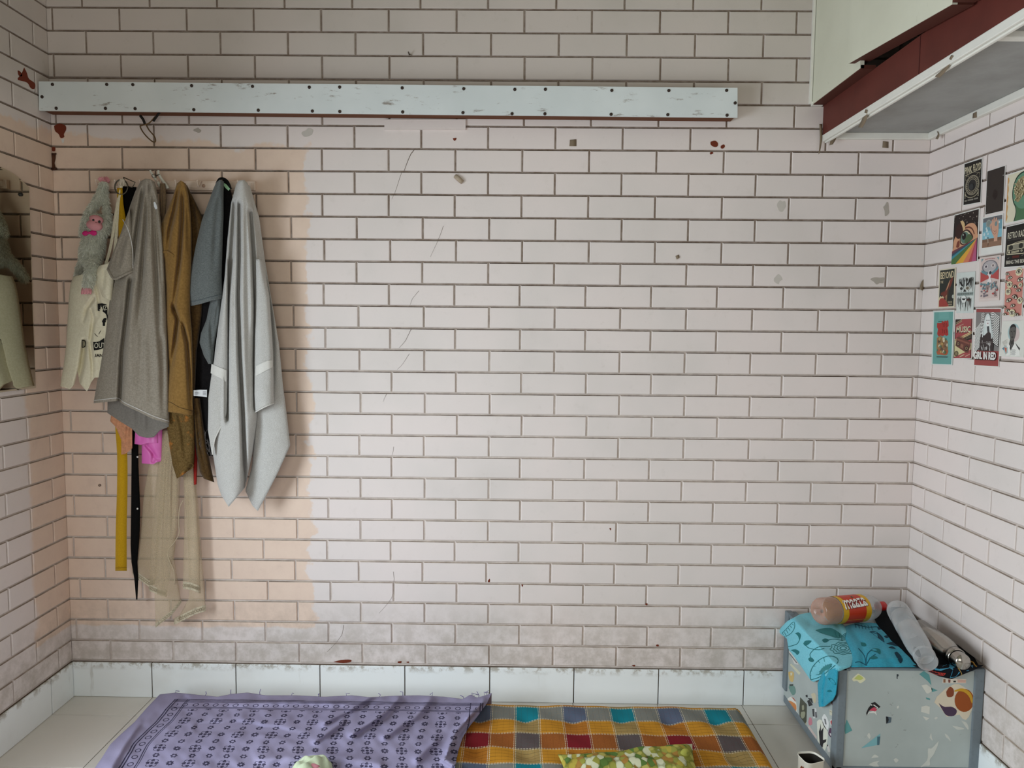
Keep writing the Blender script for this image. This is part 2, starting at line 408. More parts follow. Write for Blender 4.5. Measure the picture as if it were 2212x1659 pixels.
for lo, hi in (((.65, YF-.1, .8), (.7, YF+.01, 2.2)), ((2.3, YF-.1, .8), (2.35, YF+.01, 2.2)), ((.7, YF-.1, .8), (2.3, YF+.01, .85)), ((.7, YF-.1, 2.15), (2.3, YF+.01, 2.2)), ((1.48, YF-.08, .85), (1.52, YF-.03, 2.15))): wn.box(lo, hi, flat((120, 70, 50)))
tag(wn.build('added_window_1', None), kind='structure')  # unseen window frame, added to go with the rear fill lamp
tag(MBk().box((-.12, YF-.12, ROOMH), (W+.12, .12, ROOMH+.1)).build('ceiling', flat((190, 188, 170), .9)), kind='structure')
# floor: screed below, tiles as parts
fl = MBk().box((-.12, YF-.12, -.12), (W+.12, .12, -.003)).build('floor', flat((92, 82, 70), .9)); tag(fl, kind='structure')
def tile_part(name, parent, lo, hi, m, bev=.0012):
    return MBk().box(lo, hi, m, bev).build(name, m, parent)
xs = [-.012, .2935]+[.2935+.3067*i for i in range(1, 9)]+[W+.01]; ys = [.004, -.1297]+[-.1297-.2995*i for i in range(1, 14)]
frest = MBk()
for j in range(len(ys)-1):
    for i in range(len(xs)-1):
        lo = (xs[i]+.001, max(ys[j+1], YF)+.001, -.012); hi = (xs[i+1]-.001, ys[j]-.001, random.uniform(-.0006, .0002))
        if j < 3 and (i < 2 or i > 6): tile_part('floor_tile', fl, lo, hi, MFL)
        else: frest.box(lo, hi, MFL)
tag(frest.build('floor_tiling', MFL, fl), kind='stuff')
# skirting
bb = MBk().box((0, -.0002, 0), (W, .006, Z0)).build('baseboard_back', flat((96, 82, 70), .9)); tag(bb, kind='structure')
sj = [.0, .2928, .6002, .9069, 1.2162, 1.5249, 1.8302, 2.1365, 2.4447, 2.752, W]
for s0, s1 in zip(sj[:-1], sj[1:]): tile_part('skirting_tile', bb, (s0+.0019, -.006, .001), (s1-.0019, .002, Z0-.0015), MSK)
bl = MBk().box((-.006, -.95, 0), (.0002, 0, Z0)).build('baseboard_left', flat((96, 82, 70), .9)); tag(bl, kind='structure')
for s0, s1 in ((.006, .1297), (.1297, .4292), (.4292, .7287), (.7287, .95)): tile_part('skirting_tile', bl, (-.002, -s1+.0018, .001), (.006, -s0-.0018, Z0-.0015), MSK)
br = MBk().box((W-.0002, -1.6, 0), (W+.006, 0, Z0)).build('baseboard_right', flat((96, 82, 70), .9)); tag(br, kind='structure')
for s0, s1 in ((.006, .1297), (.1297, .4292), (.4292, .7287), (.7287, 1.03), (1.03, 1.33), (1.33, 1.6)): tile_part('skirting_tile', br, (W-.006, -s1+.0018, .001), (W+.002, -s0-.0018, Z0-.0015), MSK)
# ------------------------------------------------------------------ wall marks that belong to the back wall
RUST = flat((112, 48, 28), .8); PEEL = flat((196, 190, 182), .8); TAPE = flat((128, 112, 92), .45)
def wall_patch(name, pts, m, d=.0006, parent=None, plane='y', smooth=True):
    P = sm(list(pts)+[pts[0]], len(pts)*3)[:-1] if smooth else np.array(pts, float)
    if plane == 'y': V = at(P[:, 0], P[:, 1], -.0004); n = np.array([0, -d, 0])
    elif plane == 'l': V = atx(P[:, 0], P[:, 1], .0004); n = np.array([d, 0, 0])
    else: V = atx(P[:, 0], P[:, 1], W-.0004); n = np.array([-d, 0, 0])
    k = MBk(); k.prism(V, n, m); return k.build(name, m, parent or (wb if plane == 'y' else wl if plane == 'l' else wr))
def blob(cx, cy, rx, ry, n=9, j=.35, seed=0):
    q = random.Random(seed); return [(cx+rx*math.cos(2*PI*i/n)*(1+q.uniform(-j, j)), cy+ry*math.sin(2*PI*i/n)*(1+q.uniform(-j, j))) for i in range(n)]
for pts in ([(117, 272), (128, 267), (141, 271), (143, 280), (138, 290), (139, 296), (131, 298), (127, 290), (119, 283)], [(1535, 306), (1545, 304), (1551, 310), (1549, 317), (1541, 317), (1535, 312)],
            [(1557, 315), (1563, 312), (1566, 316), (1562, 321), (1557, 320)], [(1533, 330), (1538, 328), (1541, 331), (1535, 334)], [(978, 299), (986, 298), (984, 303), (981, 304)],
            [(112, 318), (119, 318), (119, 326), (113, 326)], [(720, 1430), (735, 1426), (757, 1425), (757, 1430), (740, 1432)], [(859, 1429), (867, 1428), (866, 1432), (860, 1432)], [(877, 1430), (883, 1429), (882, 1432)],
            [(1054, 1254), (1058, 1250), (1058, 1257), (1054, 1257)], [(1126, 1263), (1130, 1263), (1128, 1268)], [(1417, 1393), (1422, 1392), (1423, 1396), (1418, 1396)], [(1364, 1437), (1372, 1436), (1370, 1440)], [(1393, 1305), (1398, 1303), (1398, 1308)], [(1316, 1141), (1320, 1141), (1319, 1146)]):
    wall_patch('paint_chip', pts, RUST)
for i, (cx, cy, rx, ry) in enumerate(((1688, 446, 8, 13), (1915, 452, 6, 14), (1680, 604, 8, 9), (1898, 606, 14, 8), (665, 287, 12, 8), (427, 281, 7, 5))):
    wall_patch('peeled_spot', blob(cx, cy, rx, ry, seed=i), flat((176, 168, 158), .8) if i % 2 else PEEL)
wall_patch('paint_chip', [(52, 146), (58, 158), (62, 170), (75, 180), (74, 192), (66, 190), (58, 178), (38, 172), (46, 160)], RUST, plane='l')
wall_patch('paint_chip', [(38, 152), (44, 155), (48, 164), (40, 163)], RUST, plane='l')
wall_patch('chalk_fleck', [(132, 301), (139, 300), (136, 310)], flat((222, 220, 216), .8))
# the crack running down the wall
def crack(pts, w):
    P = sm(pts, len(pts)*7); P[:, 0] += np.cumsum(np.random.uniform(-.35, .35, len(P))); V = at(P[:, 0], P[:, 1], -.0007); k = MBk()
    k.tube(V, np.linspace(w, w*.45, len(P)), None, 4); return k.build('crack', flat((110, 96, 84), .9), wb)
crack([(896, 322), (888, 332), (882, 345), (876, 360), (872, 371)], .0011); crack([(867, 373), (860, 395), (852, 418), (846, 430)], .0006)
crack([(958, 488), (945, 520), (930, 555)], .0005); crack([(905, 628), (890, 645), (884, 662)], .0005); crack([(888, 710), (876, 735), (862, 752)], .0006); crack([(884, 764), (870, 785), (858, 798)], .0006)
crack([(836, 850), (828, 868)], .0005); crack([(850, 965), (846, 985)], .0005); crack([(850, 1235), (852, 1255), (848, 1290), (820, 1325)], .0006); crack([(742, 1350), (735, 1375), (706, 1408)], .0005)

# ------------------------------------------------------------------ long white cable casing with its nails
WHP = MT('chipped_white_paint', .5, .35); x, y, z = WHP.pos()
n1 = WHP.noise(9, 5, .7, stretch=(1, 1, 3.5)); n2 = WHP.noise(60, 4, .7, stretch=(.35, 1, 1.6)); n3 = WHP.noise(4, 3)
f = n1.st(.55, .66)*n2.st(.50, .60)*.75
WHP.col(WHP.mix(f, WHP.mix(n3.st(.3, .7), lin((224, 230, 231)), lin((212, 219, 220))), lin((120, 104, 90)))); WHP = WHP.m
PLY = flat((104, 62, 38), .7)
cas = thing('cable_casing', 'long white painted wooden casing nailed high across the back wall', 'casing', (0, -.0003, 2.05))
k = MBk(); y0 = -.058; tl, tr, brr, bll = at(86, 177, y0), at(1592, 191, y0), at(1592, 255, y0), at(87, 240, y0)
k.prism([bll, brr, tr, tl], (0, -.006, 0), WHP); k.build('front_board', None, cas)
k = MBk(); a, b = bll+np.array([0.006, 0, .004]), brr+np.array([-.006, 0, .004]); k.prism([a, b, b+(0, 0, .012), a+(0, 0, .012)], (0, .056, 0), PLY)
a, b = tl+np.array([0.006, 0, -.018]), tr+np.array([-.006, 0, -.018]); k.prism([a, b, b+(0, 0, .012), a+(0, 0, .012)], (0, .056, 0), PLY)
k.prism([brr+np.array([-.016, 0, .004]), brr+np.array([-.006, 0, .004]), tr+np.array([-.006, 0, -.006]), tr+np.array([-.016, 0, -.006])], (0, .056, 0), PLY); k.build('wooden_trough', None, cas)
NAILS = [(113.5, 182.5), (230.7, 182.5), (287, 183), (414, 185.3), (545.5, 186.7), (668.2, 188.6), (733.7, 188.3), (868.8, 190), (1001.7, 191.8), (1112, 193.3), (1178, 193), (1321.5, 195.3), (1444.7, 195.7), (1569.5, 195.3),
         (91, 209.3), (121.6, 234), (228, 234.3), (292, 234.8), (418.8, 237.1), (558, 238.3), (674.8, 240), (734, 241), (869.8, 242), (1000, 243.5), (1106, 245.8), (1177, 246), (1320, 247), (1442.5, 247.8), (1570.5, 249), (1588, 222.5)]
nm = None
for px, py in NAILS:
    q = at(px, py, y0-.006)
    if nm is None:
        kk = MBk(); kk.lathe([(0, .0055), (.0018, .0052), (.0026, .003), (.0028, 0)], (0, 0, 0), (0, -1, 0), flat((62, 50, 44), .5, .3), 10); nm = kk.build('nail', None).data; bpy.data.objects.remove(bpy.data.objects['nail'])
    o = link('nail', nm, cas); o.location = q-np.array(cas.location)
k = MBk(); P = at(*np.array([(831, 259), (1006, 259), (1006, 281), (831, 280.5)]).T, -.0005); k.prism(P, (0, -.007, 0)); o = k.build('mounting_strip', MB)
top(o, 'painted wooden strip on the back wall just under the white casing', 'strip')
# wire under the casing
wire = thing('wire_loop', 'looped bare wire with black ends hanging under the white casing', 'wire', at(320, 262, -.03))
k = MBk(); k.tube(at(*sm([(335, 252), (322, 266), (306, 271), (303, 274), (310, 287), (322, 300), (332, 307), (336, 304), (333, 294), (322, 281), (316, 270), (311, 262)], 50).T, -.035), .0022, flat((110, 86, 58), .4, .5), 6); k.build('wire', None, wire)
k = MBk(); k.tube(at(*sm([(345, 243), (338, 252), (331, 262)], 8).T, -.036), .0038, flat((28, 24, 22), .6), 8); k.build('insulation', None, wire); k = MBk(); k.tube(at(*sm([(303, 250), (309, 258), (313, 268)], 8).T, -.036), .0045, flat((28, 24, 22), .6), 8); k.build('insulation', None, wire)
# rusted hinge leaf in the corner
hg = thing('hinge_bracket', 'small rusted hinge bracket in the left corner below the white casing', 'hinge', at(117, 366, -.004))
k = MBk(); P = at(*np.array([(112, 331), (121, 331), (120, 343), (118, 352), (121, 366), (110, 367), (113, 352), (113, 343)]).T, -.0008); k.prism(P, (0, -.003, 0), flat((92, 58, 40), .7, .4)); k.build('plate', None, hg)
k = MBk(); k.tube(at(*np.array([(112, 366), (122, 364)]).T, -.006), .004, flat((70, 44, 32), .7, .4), 8); k.build('pin', None, hg); k = MBk(); k.tube(at(*np.array([(113, 333), (121, 332)]).T, -.005), .003, flat((70, 44, 32), .7, .4), 8); k.build('pin', None, hg)

# ------------------------------------------------------------------ hook rail
PEACH = flat((228, 208, 192), .55)
rail = thing('hook_rail', 'peach painted hook rail on the back wall carrying the hanging clothes', 'hook rail', (.435, -.0003, 1.82))
za, zb_ = 1.8215, 1.8525
MBk().box((.1655, -.015, za), (.7055, -.0003, zb_), PEACH, .002).build('board', PEACH, rail)
k = MBk(); k.box((.178, -.0170, za+.006), (.695, -.0145, zb_-.006), PEACH, .0008); k.build('inset_plate', None, rail)
HOOKS = [onp(px, 398, 1, -.012)[0] for px in (222, 262, 315, 352, 391, 437, 482, 523)]
hk = MBk(); hk.tube(sm([(0, 0, .012), (0, -.012, .010), (0, -.02, -.004), (0, -.03, -.008), (0, -.036, .006)], 14), .0028, PEACH, 8); hk.ell((0, -.036, .007), .0042, PEACH, 8, 6)
hme = hk.build('hook', None).data; bpy.data.objects.remove(bpy.data.objects['hook'])
for hx in HOOKS:
    o = link('hook', hme, rail); o.location = Vector((hx, -.0165, 1.838))-rail.location
# screw seen by the empty hook
q = at(440, 401.5, -.017); k = MBk(); k.lathe([(0, .006), (.002, .0056), (.003, .003), (.003, 0)], q, (0, -1, 0), flat((180, 150, 132), .4, .2), 12); k.build('screw', None, rail)

def ath(px, py, y, off=.03): return at(px, py, np.asarray(y, float)-off)   # garments hang this much further off the wall than their survey depth
# ------------------------------------------------------------------ hanging cloth
def interp(P, t):
    P = np.array(P, float); yy = (P[:, 1]-P[0, 1])/(P[-1, 1]-P[0, 1]); yy = np.maximum.accumulate(yy); return np.stack([np.interp(t, yy, P[:, 0]), np.interp(t, yy, P[:, 1])], 1)
def dist2line(px, py, L):
    L = np.array(L, float); d = np.full(px.shape, 1e9)
    for (x0, y0), (x1, y1) in zip(L[:-1], L[1:]):
        dx, dy = x1-x0, y1-y0; t = np.clip(((px-x0)*dx+(py-y0)*dy)/(dx*dx+dy*dy+1e-9), 0, 1)
        d = np.minimum(d, np.hypot(px-x0-t*dx, py-y0-t*dy))
    return d
def groove(px, py, g):          # a fold that fades out towards its end
    L = np.array(g[0], float); d = np.full(px.shape, 1e9); tt = np.zeros(px.shape); sl = np.hypot(*(L[1:]-L[:-1]).T); cum = np.concatenate([[0], np.cumsum(sl)])
    for i, ((x0, y0), (x1, y1)) in enumerate(zip(L[:-1], L[1:])):
        dx, dy = x1-x0, y1-y0; t = np.clip(((px-x0)*dx+(py-y0)*dy)/(dx*dx+dy*dy+1e-9), 0, 1); q = np.hypot(px-x0-t*dx, py-y0-t*dy); m = q < d
        d = np.where(m, q, d); tt = np.where(m, (cum[i]+t*sl[i])/cum[-1], tt)
    fade = np.clip((1-tt)/.45, 0, 1)**.8*np.clip(tt/.12+.25, 0, 1) if (len(g) < 4 or g[3]) else 1.
    return g[1]*fade*np.exp(-(d/g[2])**2)
def vnoise(px, py, s, seed=0):
    q = np.random.RandomState(seed); o = np.zeros_like(px)
    for i in range(5):
        a, b, c = q.uniform(.4, 1.6)/s, q.uniform(-.9, .9)/s, q.uniform(0, 7); o += np.sin(px*a+py*b*.6+c)*np.sin(px*b*.5-py*a*.45+c*2)
    return o/5
class Drape: pass
def drape(name, mat, parent, L, R, hem=None, topl=None, e=.02, m=.06, grooves=(), nu=44, nv=60, wr=.0, wrs=30, seed=1, back=.006, edge=.45, D=None, swell=None, hw=3., single=False):
    """a hanging cloth: left/right edges and hem surveyed in the photograph, real depth off the wall, folds as grooves (line, depth, width)"""
    u = np.linspace(0, 1, nu); v = np.linspace(0, 1, nv); l, r = interp(L, v), interp(R, v)
    px = l[:, None, 0]+(r-l)[:, None, 0]*u; py = l[:, None, 1]+(r-l)[:, None, 1]*u
    if hem is not None:
        H = np.array(hem, float); hx = H[:, 0]; off = np.interp(px[-1], hx, H[:, 1])-py[-1]; py = py+off[None]*(v**hw)[:, None]
    if topl is not None:
        H = np.array(topl, float); off = np.interp(px[0], H[:, 0], H[:, 1])-py[0]; py = py+off[None]*((1-v)**5)[:, None]
    prof = np.clip(np.sin(PI*np.clip(u, 0, 1)), 0, 1)**edge; prof = prof*(1-.0)
    mm = m if D is None else np.interp(v, np.linspace(0, 1, len(D)), D)[:, None]
    d = e+(mm-e)*prof[None]+np.zeros_like(px)
    for g in grooves: d = d-groove(px, py, g)
    if wr: d = d+wr*vnoise(px, py, wrs, seed)*prof[None]
    if swell is not None: d = d+swell(px, py)
    d = np.maximum(d, .004)
    F3 = ath(px, py, -d); n = nu*nv; idx = np.arange(n).reshape(nv, nu)
    k = MBk(); V = list(F3.reshape(-1, 3)); F = [(idx[i, j], idx[i, j+1], idx[i+1, j+1], idx[i+1, j]) for i in range(nv-1) for j in range(nu-1)]
    if not single:
        db = np.maximum(d-back, .001)
        B3 = ath(px, py, -db); V += list(B3.reshape(-1, 3)); F += [(n+idx[i, j], n+idx[i+1, j], n+idx[i+1, j+1], n+idx[i, j+1]) for i in range(nv-1) for j in range(nu-1)]
        for i in range(nv-1):
            F.append((idx[i, 0], idx[i+1, 0], n+idx[i+1, 0], n+idx[i, 0])); F.append((idx[i, -1], n+idx[i, -1], n+idx[i+1, -1], idx[i+1, -1]))
        for j in range(nu-1):
            F.append((idx[0, j], n+idx[0, j], n+idx[0, j+1], idx[0, j+1])); F.append((idx[-1, j], idx[-1, j+1], n+idx[-1, j+1], n+idx[-1, j]))
    k.add(V, F, mat, True); o = Drape(); o.o = k.build(name, mat, parent)
    me = o.o.data; uvl = me.uv_layers.new(name='UVMap')
    uvs = np.zeros((len(V), 2)); base = np.stack([px, py], -1).reshape(-1, 2)/640.; uvs[:n] = base
    if not single: uvs[n:] = base
    li = np.zeros(len(me.loops), int); me.loops.foreach_get('vertex_index', li); uvl.data.foreach_set('uv', uvs[li].ravel())
    Q = np.stack([px.ravel(), py.ravel()], 1); dd = d.ravel()
    def mp(a, b, eps=0.):
        a, b = np.atleast_1d(np.asarray(a, float)), np.atleast_1d(np.asarray(b, float)); out = []
        for s, t in zip(a, b):
            w = (Q[:, 0]-s)**2+(Q[:, 1]-t)**2; i = np.argpartition(w, 4)[:4]; ww = 1/(w[i]+.3); out.append((dd[i]*ww).sum()/ww.sum())
        return ath(a, b, -(np.array(out)+eps))
    o.mp = mp; o.px, o.py, o.d = px, py, d; return o
def seam(dr_, pts, r, m, parent, name='seam', n=40, eps=.0008):
    P = sm(pts, n); k = MBk(); k.tube(dr_.mp(P[:, 0], P[:, 1], eps), r, m, 6); return k.build(name, m, parent)

# towel
TERRY = MT('terry_towel', 1, .05); TERRY.obj(); n1 = TERRY.noise(620, 2, .8); n2 = TERRY.noise(40, 3)
TERRY.col(TERRY.mix((n1.st(.3, .7)*.8+n2*.2).cl(), lin((190, 187, 181)), lin((238, 237, 233)))); TERRY.bump(n1, .9, .004); TERRY.b.inputs['Sheen Weight'].default_value = .3; TERRY = TERRY.m
BAND = fabric('towel_band', (214, 212, 206), .04, 300, .15)
tw = thing('towel', 'pale grey terry towel hanging folded from the rightmost hook', 'towel', ath(540, 1100, -.05), 'garments on the hook rail')
gA = [(506, 440), (500, 540), (492, 640), (491, 760), (491, 905)]; gB = [(517, 440), (517, 560), (515, 640), (518, 760), (525, 900), (530, 1052)]; gC = [(541, 460), (548, 560), (552, 660), (550, 780), (552, 880)]; gD = [(556, 470), (570, 560), (582, 650), (590, 740), (592, 860)]
drape('right_fold', TERRY, tw, [(528, 396), (536, 480), (545, 600), (552, 760), (548, 900), (545, 1000), (530, 1052)], [(540, 402), (560, 470), (572, 560), (587, 650), (603, 745), (611, 830), (620, 900), (627, 962)],
      hem=[(528, 1056), (545, 1092), (557, 1104), (570, 1080), (600, 1022), (627, 962)], e=.035, m=.062, grooves=[(gD, .026, 5), ([(560, 900), (566, 980), (560, 1060)], .006, 8)], wr=.003, wrs=18, seed=4, hw=6)
tm = drape('main_fold', TERRY, tw, [(510, 400), (499, 440), (491, 520), (485, 600), (476, 670), (464, 760), (456, 840), (455, 900), (460, 980), (470, 1045), (478, 1068)],
      [(535, 397), (546, 440), (557, 520), (561, 600), (562, 700), (560, 800), (556, 900), (545, 980), (530, 1050)], hem=[(478, 1070), (494, 1095), (530, 1052)], topl=[(510, 398), (516, 390), (528, 389), (535, 396)],
      e=.05, m=.118, grooves=[(gA, .048, 4.5, 0), (gB, .052, 4.5, 0), (gC, .044, 4.5, 0), ([(530, 430), (533, 540), (534, 640), (538, 900)], .012, 6), ([(480, 700), (474, 800), (472, 860)], .010, 6), ([(508, 460), (506, 600), (504, 800)], .008, 4), ([(544, 700), (542, 900)], .008, 5)], wr=.003, wrs=22, seed=2, nu=90, nv=110, hw=7)
lf = drape('front_flap', TERRY, tw, [(489, 560), (483, 640), (470, 740), (458, 800), (450, 860), (450, 880), (449, 930)], [(492, 560), (492, 640), (492, 740), (492, 800), (491, 860), (490, 890), (487, 900)],
      hem=[(449, 928), (458, 984), (464, 950), (476, 925), (487, 903)], e=.085, m=.106, grooves=[([(470, 700), (468, 800), (474, 900)], .004, 8)], wr=.002, seed=6, hw=8, nv=80)
rf = drape('front_flap', TERRY, tw, [(552, 560), (552, 640), (550, 760), (549, 850), (551, 890)], [(566, 560), (582, 640), (590, 760), (591, 830), (592, 872)], hem=[(551, 891), (570, 880), (592, 871)], e=.068, m=.102, grooves=[([(566, 600), (572, 760), (574, 860)], .004, 9)], wr=.002, seed=7)
for nm_, dr_, c0, c1 in (('woven_band', lf, [(457, 786), (470, 792), (480, 796), (489, 800)], [(455, 806), (466, 812), (478, 818), (489, 825)]), ('woven_band', rf, [(553, 791), (565, 785), (577, 780), (588, 778)], [(552, 812), (564, 806), (577, 799), (589, 793)])):
    A, B = sm(c0, 14), sm(c1, 14); V = list(dr_.mp(A[:, 0], A[:, 1], .0025))+list(dr_.mp(B[:, 0], B[:, 1], .0025)); k = MBk(); k.add(V, [(i, i+1, 15+i, 14+i) for i in range(13)], BAND, True); k.build(nm_, BAND, tw)
seam(rf, [(552, 890), (570, 880), (591, 871)], .0022, BAND, tw, 'hem'); seam(lf, [(487, 903), (476, 924), (464, 950), (459, 982)], .0022, BAND, tw, 'hem')

# slate t-shirt
GREYT = fabric('slate_jersey', (116, 121, 120), .14, 190, .2, (88, 93, 93), stretch=(1, 1, 3.2))
gt = thing('t_shirt', 'slate grey t-shirt with a hanging sleeve beside the towel', 't-shirt', ath(450, 790, -.03), 'garments on the hook rail')
g1 = drape('sleeve', GREYT, gt, [(467, 397), (460, 412), (452, 434), (436, 476), (423, 530), (409, 598), (405, 632), (412, 660)], [(484, 395), (483, 420), (483, 470), (481, 520), (480, 560), (479, 600), (480, 625), (481, 646)],
      hem=[(412, 661), (432, 657), (456, 650), (481, 645)], topl=[(467, 394), (475, 388), (484, 392)], e=.05, m=.088, grooves=[([(474, 420), (466, 500), (460, 600)], .010, 7), ([(466, 440), (448, 520), (430, 640)], .003, 9)], wr=.003, wrs=26, seed=3)
seam(g1, [(412, 652), (432, 648), (456, 641), (480, 636)], .0009, flat((84, 92, 96), .9), gt, 'hem_stitch')
drape('body', GREYT, gt, [(456, 640), (446, 690), (434, 720), (431, 740), (440, 768), (450, 786)], [(478, 640), (474, 690), (468, 720), (464, 740), (462, 768), (460, 786)], e=.04, m=.066, grooves=[([(462, 650), (456, 700), (458, 760)], .012, 5), ([(470, 660), (462, 720)], .008, 4)], wr=.004, wrs=12, seed=9)
dk = thing('dark_garment', 'black garment hanging between the slate t-shirt and the grey towel', 'garment', ath(450, 1040, -.02), 'garments on the hook rail')
BLK = fabric('black_knit', (27, 25, 26), .2, 160, .2)
drape('body', BLK, dk, [(477, 396), (470, 430), (456, 500), (438, 580), (424, 650), (419, 700), (418, 780), (421, 860), (426, 940), (434, 985)], [(494, 398), (503, 430), (500, 500), (498, 580), (496, 650), (490, 700), (486, 780), (478, 860), (472, 940), (466, 985)],
      e=.015, m=.034, topl=[(477, 392), (484, 386), (494, 396)], grooves=[([(480, 430), (470, 600), (450, 800), (446, 960)], .008, 8), ([(490, 500), (470, 800)], .006, 7)], wr=.003, seed=5)
k = MBk(); k.tube(ath(*sm([(468, 397), (474, 387), (483, 386), (492, 393), (498, 408)], 20).T, -.052), .0042, BLK, 8); k.build('collar', BLK, dk)
k = MBk(); P = ath(*np.array([(484, 395), (490, 399), (497, 408), (494, 412), (487, 406), (483, 400)]).T, -.056); k.prism(P, (0, -.001, 0), flat((150, 190, 150), .7)); k.build('neck_label', None, dk)
k = MBk(); A = sm([(418, 843), (430, 842), (447, 842)], 8); B = sm([(418, 855), (430, 856), (447, 858)], 8); k.add(list(ath(*A.T, [-.062, -.064, -.058, -.055, -.056, -.06, -.062, -.062]))+list(ath(*B.T, [-.062, -.064, -.058, -.055, -.056, -.06, -.062, -.062])), [(i, i+1, 9+i, 8+i) for i in range(7)], flat((218, 220, 222), .5), True); lb = k.build('care_label', None, dk)
a = Art(lambda p, q, e: ath(p, q, -.0635-e)); [a.rect(x0, y0, x1, y1, (110, 112, 116)) for x0, y0, x1, y1 in ((420, 848, 428, 849.5), (420, 851, 427, 852), (438, 846, 445, 847), (438, 849, 445, 850), (438, 852, 445, 853))]; a.build('care_print', dk)
k = MBk(); q = random.Random(5)
for i in range(26):
    x0, y0_ = 440+q.uniform(-8, 16), 925+q.uniform(0, 30); P = sm([(x0, y0_), (x0+q.uniform(-8, 8), y0_+q.uniform(8, 20)), (x0+q.uniform(-6, 14), y0_+q.uniform(16, 46))], 9); k.tube(ath(P[:, 0], P[:, 1], -.045), .0006, flat((92, 86, 84), .9), 4)
o = k.build('loose_threads', None, dk); o['kind'] = 'stuff'

# mustard shirt
MUS = fabric('mustard_cotton', (150, 116, 66), .14, 150, .25, (122, 92, 48), big=.45)
MUS2 = fabric('dark_shaded_mustard', (84, 62, 32), .14, 150, .25, (64, 46, 24))  # darker mustard; on the shirt's back panel the shade is put into colour
ms = thing('shirt', 'mustard brown shirt with a turned collar band hanging between two t-shirts', 'shirt', ath(390, 900, -.04), 'garments on the hook rail')
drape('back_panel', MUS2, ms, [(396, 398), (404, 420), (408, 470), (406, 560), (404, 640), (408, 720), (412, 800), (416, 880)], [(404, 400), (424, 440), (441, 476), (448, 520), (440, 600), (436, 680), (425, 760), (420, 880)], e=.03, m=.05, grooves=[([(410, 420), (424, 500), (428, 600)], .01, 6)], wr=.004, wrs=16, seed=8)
m1 = drape('front_panel', MUS, ms, [(382, 398), (374, 424), (358, 462), (343, 494), (341, 516), (347, 545), (353, 562), (357, 620), (356, 690), (361, 745), (364, 800), (358, 850), (355, 884)], [(402, 398), (408, 424), (412, 462), (414, 500), (414, 560), (412, 620), (411, 670), (415, 720), (417, 800), (417, 850), (417, 896)],
      hem=[(355, 884), (363, 890), (389, 893), (402, 896), (417, 897)], topl=[(382, 396), (391, 390), (402, 397)], e=.055, m=.098, grooves=[([(387, 400), (378, 450), (366, 500), (360, 560)], .028, 4.5), ([(393, 400), (394, 470), (388, 560), (378, 640), (370, 700)], .028, 4.5), ([(372, 655), (384, 690), (378, 740), (368, 800)], .034, 4.5), ([(398, 400), (405, 470), (408, 560)], .008, 5), ([(392, 690), (404, 740), (408, 800), (412, 890)], .024, 4), ([(352, 480), (352, 530)], .008, 5)], wr=.004, wrs=20, seed=10, nu=70, nv=90, hw=6)
seam(m1, [(352, 546), (358, 543), (366, 545), (376, 553)], .0035, MUS, ms, 'collar_band'); seam(m1, [(356, 867), (370, 870), (388, 880), (416, 888)], .0008, MUS2, ms, 'hem_stitch')
seam(m1, [(374, 668), (386, 690), (398, 720), (406, 770), (411, 840), (416, 886)], .002, MUS, ms, 'placket_edge')
# brown tie-dye garment below it
k = MT('tie_dye', .95, .1); k.obj(); nn = k.noise(16, 3); mm_ = k.noise(180, 2, .7); k.col(k.mix(nn.st(.55, .66)*.75, k.mix(mm_.st(.3, .7), lin((88, 68, 38)), lin((114, 92, 54))), lin((190, 116, 48)))); k.bump(mm_, .25, .0015); TIE = k.m
td = thing('garment', 'brown and rust dyed garment showing below the mustard shirt', 'garment', ath(400, 1035, -.03), 'garments on the hook rail')
t1 = drape('leg', TIE, td, [(356, 880), (361, 925), (366, 965), (372, 1000), (382, 1030)], [(418, 880), (420, 925), (421, 965), (419, 1000), (404, 1018)], hem=[(382, 1034), (392, 1028), (404, 1019)], e=.045, m=.075, grooves=[([(385, 890), (396, 940), (402, 1000)], .012, 6), ([(375, 900), (380, 970)], .006, 6)], wr=.003, seed=11)
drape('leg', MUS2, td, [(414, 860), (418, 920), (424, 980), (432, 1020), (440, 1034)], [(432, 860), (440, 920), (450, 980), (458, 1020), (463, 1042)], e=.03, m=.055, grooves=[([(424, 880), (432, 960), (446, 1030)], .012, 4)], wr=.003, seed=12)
k = MBk(); k.tube(t1.mp(*sm([(404, 1016), (412, 1012), (417, 1006), (413, 1000), (405, 1004)], 20).T, .003), .003, TIE, 6); k.build('cuff', TIE, td)
rd = thing('red_strap', 'narrow red strap showing beside the brown dyed garment', 'strap', ath(421, 1050, -.03)); drape('strap', flat((150, 28, 20), .8), rd, [(415, 900), (417, 960), (418, 1048)], [(424, 900), (427, 960), (425, 1046)], e=.022, m=.03, nu=8)

